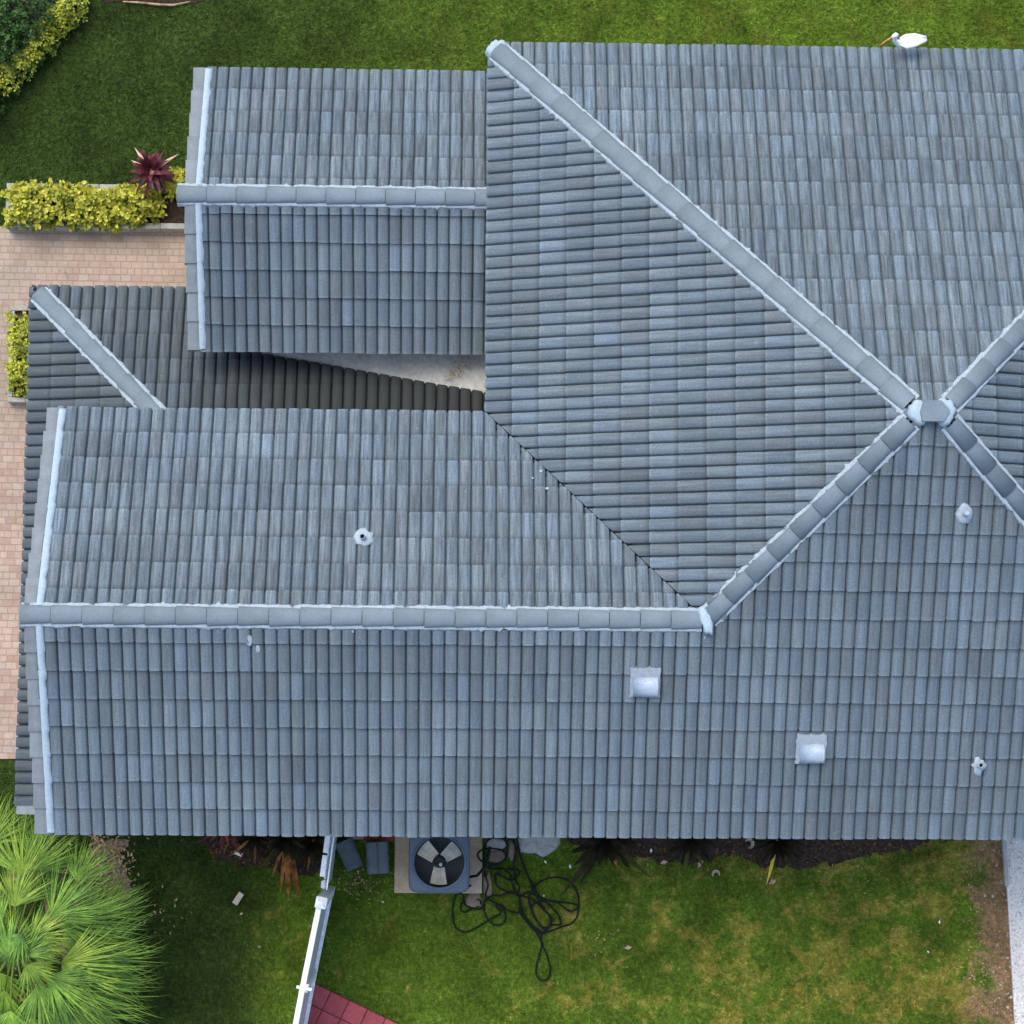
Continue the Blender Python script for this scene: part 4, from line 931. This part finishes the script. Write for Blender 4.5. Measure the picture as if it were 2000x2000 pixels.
stone('rubble_patch', 'pale grey patch of broken concrete under the eave right of the hose', 1052, 1648, .33, .17, .035, 'palestone', 24, 'rubble')
stone('stone', 'brown flat stone at the bottom right corner of the pad', 925, 1758, .13, .12, .05, 'stone', 25)
stone('stone', 'narrow brown stone along the right side of the pad', 952, 1730, .07, .2, .05, 'stone', 26)

# tangled black hose
HO = [(392, -40, 2), (480, 60, 2), (650, 70, 3), (800, 95, 2), (900, 130, 2), (950, 220, 2), (940, 330, 1), (920, 420, 1), (930, 520, 2), (950, 640, 2), (990, 720, 3), (970, 800, 3), (860, 800, 2), (760, 830, 1), (640, 835, 1), (560, 900, 1), (550, 1000, 1), (590, 1120, 1), (660, 1190, 1), (740, 1205, 1), (810, 1160, 1), (820, 1080, 1), (780, 990, 2), (700, 930, 2), (620, 890, 3), (570, 820, 2), (600, 700, 2), (560, 560, 3), (545, 400, 4), (560, 200, 4), (640, 110, 4), (780, 110, 4), (840, 200, 4), (840, 320, 3), (770, 410, 3), (640, 440, 3), (520, 400, 3), (470, 320, 3), (520, 260, 4), (650, 240, 4), (790, 270, 4), (820, 360, 4), (740, 430, 4),
      (600, 480, 4), (720, 500, 3), (880, 500, 3), (1000, 530, 2), (900, 640, 3), (780, 590, 3), (700, 560, 3), (700, 680, 2), (780, 760, 2), (920, 800, 3), (1040, 840, 4), (1150, 880, 4), (1220, 930, 3), (1300, 1010, 2), (1370, 1090, 2), (1395, 1190, 3), (1320, 1260, 4), (1260, 1210, 3), (1180, 1100, 2), (1130, 960, 2), (1110, 860, 4), (1150, 760, 5), (1200, 700, 3), (1290, 640, 1), (1420, 605, 1), (1560, 620, 1), (1660, 690, 1), (1730, 820, 1), (1740, 960, 1), (1720, 1090, 1), (1650, 1180, 1), (1540, 1220, 2), (1400, 1270, 3), (1310, 1300, 4),
      (1230, 1260, 3), (1130, 1180, 2), (1060, 1080, 2), (1010, 960, 2), (1000, 860, 4), (1080, 790, 5), (1180, 820, 5), (1300, 870, 3), (1430, 910, 2), (1600, 920, 2), (1735, 965, 2), (1640, 1030, 2), (1540, 970, 2), (1440, 900, 3), (1300, 900, 4), (1180, 930, 3), (1150, 1000, 3), (1200, 1120, 3), (1290, 1230, 4), (1420, 1200, 4), (1510, 1190, 4), (1490, 1090, 3), (1400, 980, 3), (1290, 880, 4), (1180, 780, 6), (1140, 680, 4), (1080, 540, 3), (1020, 380, 3), (960, 220, 3), (900, 120, 3), (960, 110, 4), (1000, 300, 3), (1060, 480, 3), (1120, 620, 4), (1190, 740, 6), (1220, 860, 6), (1280, 960, 5), (1330, 1040, 4), (1400, 1130, 4), (1350, 1240, 5), (1230, 1300, 3), (1100, 1180, 3), (1010, 1050, 3), (1010, 900, 4), (940, 780, 4), (900, 660, 4), (860, 540, 3), (740, 480, 2)]
HO2 = [(1350, 1260, 3), (1290, 1300, 3), (1270, 1380, 2), (1270, 1480, 1), (1240, 1600, 1), (1205, 1730, 1), (1215, 1840, 1), (1275, 1900, 1), (1350, 1880, 1), (1385, 1780, 1), (1360, 1640, 1), (1300, 1490, 1), (1250, 1370, 2), (1200, 1290, 3), (1080, 1140, 3)]
HO3 = [(390, 700, 4), (300, 760, 4), (200, 820, 2), (160, 960, 1), (160, 1120, 1), (200, 1240, 1), (300, 1290, 1), (430, 1250, 1), (560, 1170, 1), (660, 1110, 2), (760, 1050, 1), (700, 960, 2), (760, 950, 2), (860, 1020, 1), (980, 1045, 2), (1000, 960, 4)]
HO4 = [(560, 940, 3), (500, 1000, 1), (400, 1000, 1), (300, 1040, 1), (255, 1000, 1), (280, 920, 1), (400, 885, 1), (500, 890, 2), (480, 960, 1), (380, 990, 1), (300, 920, 2), (290, 830, 3), (230, 800, 3)]
def crom(P, k=7):
    out = []; P = [P[0]] + P + [P[-1]]
    for i in range(1, len(P) - 2):
        p0, p1, p2, p3 = P[i - 1:i + 3]
        for j in range(k):
            t = j / k; out.append(.5 * (2 * p1 + (p2 - p0) * t + (2 * p0 - 5 * p1 + 4 * p2 - p3) * t * t + (3 * p1 - p0 - 3 * p2 + p3) * t ** 3))
    return out + [P[-2]]
mb = MB()
for H in (HO, HO2, HO3, HO4):
    pts = []
    for x, y, z in H:
        px, py = 860 + x / 6.44, 1620 + y / 6.44; zz = .016 + z * .016 + (.085 if py < 1745 and px < 945 else 0) + (.05 if py < 1690 and px < 1010 else 0)
        pts.append(at(px, py, zz))
    mb.tube(crom(pts), .0135, 7, r=.5)
tag(mb.build('garden_hose', M['hose'], smooth=True), 'tangled thin black hose lying on the grass beside the air conditioner', 'hose')

# small scraps on the lawn and in the beds
def scrap(name, label, px, py, size, rz, m, cat, bev=.004):
    p = at(px, py); mb = MB(); mb.box((0, 0, 0), size, bev=bev); o = mb.build(name, M[m]); o.location = (p.x, p.y, .035 + size[2] / 2); o.rotation_euler = (.05, .08, rz); tag(o, label, cat); return o
scrap('wood_block', 'pale rectangular block lying alone on the dark lawn left of the fence', 466, 1754, (.085, .185, .04), math.radians(-32), 'wood', 'block')
scrap('white_scrap', 'small white scrap in the dark bed left of the fence', 466, 1667, (.13, .05, .02), math.radians(-22), 'white', 'scrap', .008)
def curl(name, label, px, py, r_, m, rz=0, cat='leaf', grp=None):
    p = at(px, py, .05); mb = MB(); vs = []; n = 9
    for i in range(n):
        t = i / (n - 1); a_ = (t - .5) * 4.2; w_ = r_ * .42 * math.sin(PI * (.12 + .8 * t))
        for s in (-1, 0, 1): vs.append(Vector((math.cos(a_) * r_ - w_ * 0 + s * w_ * math.cos(a_), math.sin(a_) * r_ + s * w_ * math.sin(a_), .01 + .03 * abs(s) + .01 * math.sin(a_ * 2))))
    mt = Matrix.Translation((p.x, p.y, .03)) @ Matrix.Rotation(rz, 4, 'Z'); mb.add([mt @ v for v in vs], [(i * 3 + k, i * 3 + k + 1, i * 3 + k + 4, i * 3 + k + 3) for i in range(n - 1) for k in range(2)])
    tag(mb.build(name, M[m], smooth=True), label, cat, grp)
curl('curled_leaf', 'pale cream curled dead leaf on the grass below the eave plants', 1398, 1708, .05, 'wood', 1.8)
curl('curled_leaf', 'pale brown curled leaf in the mulch beside the farthest eave plant', 1462, 1648, .06, 'wood', .4)
for px, py, s, m_, lab in ((1271, 1661, .035, 'white', 'small white leaf on the mulch right of the drooping plant'), (1296, 1684, .06, 'cordpale', 'pale pink fallen leaf between the first two eave plants'),
                           (1367, 1687, .07, 'cordpale', 'pale pink triangular fallen leaf just above the cream curled leaf'), (1113, 1692, .035, 'white', 'white leaf at the left side of the drooping plant'),
                           (1065, 1683, .03, 'white', 'small white leaf on the grass between hose and drooping plant'), (1508, 1722, .07, 'litter', 'tan fallen leaf at the tip of the yellow leaf'),
                           (1062, 1749, .02, 'white', 'tiny white leaf inside the hose loops'), (472, 1784, .03, 'wood', 'small pale leaf on the dark lawn below the block'),
                           (748, 1761, .03, 'palestone', 'small pale leaf on the bright lawn left of the pad'), (507, 1848, .03, 'palestone', 'pale leaf on the dark lawn close to the left side of the fence'),
                           (1833, 1800, .03, 'white', 'white leaf near the bare soil at the right'), (1811, 1858, .025, 'white', 'small white leaf lowest on the patchy lawn at the right'), (1226, 1850, .06, 'cordpale', 'pinkish dead leaf in the yellowed lawn below the hose')):
    p = at(px, py); t = random.random() * 3; mb = MB(); e1 = Vector((math.cos(t), math.sin(t), .15)) * s; e2 = Vector((-math.sin(t), math.cos(t), .1)) * s * .55; q = Vector((p.x, p.y, .06))
    mb.add([q - e1, q - e2 * .9, q + e1, q + e2, q - e1 * .1 + Vector((0, 0, -.012))], [(0, 1, 4), (1, 2, 4), (2, 3, 4), (3, 0, 4)]); tag(mb.build('fallen_leaf', M[m_]), lab, 'leaf', 'fallen leaves')
def litter(name, label, areas, m, l0, l1):
    V, Fc, R_ = [], [], []; i = 0
    for px, py, sx_, sy_, n_ in areas:
        for _ in range(n_):
            p = at(px + random.gauss(0, sx_), py + random.gauss(0, sy_)); t = random.random() * 6.3; L = random.uniform(l0, l1); z = random.uniform(.02, .07)
            if p.y > YS + .45 and p.x > -5.3: continue
            e1 = Vector((math.cos(t), math.sin(t), random.gauss(0, .3))) * L; e2 = Vector((-math.sin(t), math.cos(t), random.gauss(0, .3))) * L * .4; q = Vector((p.x, p.y, z))
            V += [q - e1, q - e2, q + e1, q + e2]; Fc.append((4 * i, 4 * i + 1, 4 * i + 2, 4 * i + 3)); R_.append(random.random()); i += 1
    o = fastmesh(name, np.array([tuple(v) for v in V]), np.array(Fc), np.array(R_), M[m], 4); tag(o, label, 'leaf litter', kind='stuff')
litter('leaf_litter', 'tan dead leaves strewn between palm and eave', [(215, 1680, 22, 32, 420), (225, 1735, 24, 14, 130), (330, 1780, 22, 22, 18), (120, 1880, 60, 60, 200), (60, 1960, 40, 40, 120)], 'litter', .014, .038)
litter('leaf_litter', 'brown and rust litter on the mulch beds under the south eave', [(520, 1665, 60, 16, 130), (430, 1660, 30, 14, 50), (1300, 1665, 70, 14, 70), (1450, 1680, 50, 14, 110), (1640, 1665, 80, 14, 50), (1800, 1660, 40, 14, 50)], 'rust', .010, .030)
litter('leaf_litter', 'straw coloured thatch in the worn lawn patches', [(700, 1725, 20, 18, 90), (1180, 1840, 22, 22, 26), (1670, 1710, 40, 16, 30), (1900, 1760, 18, 90, 110), (1920, 1930, 20, 50, 80), (298, 540, 6, 7, 22), (120, 530, 8, 8, 6)], 'litter', .010, .026)

# ------------------------------------------------------------------ white bird on the north eave
bp_ = at(1768, 84, ZE + .28); bird = thing('white_bird', 'white wading bird with an orange bill perched on the north roof edge', 'bird', (bp_.x, bp_.y, ZE + .06))
B = lambda x, y, z: Vector((bp_.x + x, bp_.y + y, ZE + .30 + z))
mb = MB()
mb.tube([B(.28, .05, .0), B(.23, .045, .01), B(.12, .025, .02), B(.0, .0, .01), B(-.10, -.015, .01), B(-.155, .0, .06), B(-.165, .02, .13), B(-.155, .035, .19), B(-.17, .03, .215), B(-.20, .01, .21), B(-.225, -.005, .20)],
        [(.005, .024), (.018, .034), (.050, .044), (.068, .050), (.054, .044), (.032, .028), (.026, .026), (.026, .026), (.032, .030), (.026, .025), (.010, .010)], 14)
body = mb.build('body', M['feather'], bird, smooth=True)
for s in (-1, 1):
    mb = MB(); mb.tube([B(-.08, s * .035, .04), B(0, s * .050, .045), B(.12, .02 + s * .045, .045), B(.27, .05 + s * .022, .02)], [(.01, .02), (.02, .05), (.018, .045), (.005, .015)], 10); mb.build('wing', M['feather'], body, smooth=True)
    mb = MB(); mb.tube([B(0, s * .035, -.07), B(.02, s * .035, -.15), B(-.01, s * .035, -.235)], [.008, .006, .006], 6)
    for a_ in (-.5, 0, .5, PI): mb.tube([B(-.01, s * .035, -.235), B(-.01 - math.cos(a_) * .055, s * .035 + math.sin(a_) * .055, -.24)], [.005, .003], 5)
    mb.build('leg', M['bill'], bird, smooth=True)
    mb = MB(); mb.tube([B(-.20, .01 + s * .024, .22), B(-.20, .01 + s * .028, .22)], .006, 8); mb.build('eye', M['dark'], body)
mb = MB(); mb.tube([B(-.215, -.0, .205), B(-.27, -.03, .195), B(-.33, -.065, .16), B(-.365, -.085, .11)], [.012, .011, .008, .004], 8); mb.build('bill', M['bill'], bird, smooth=True)
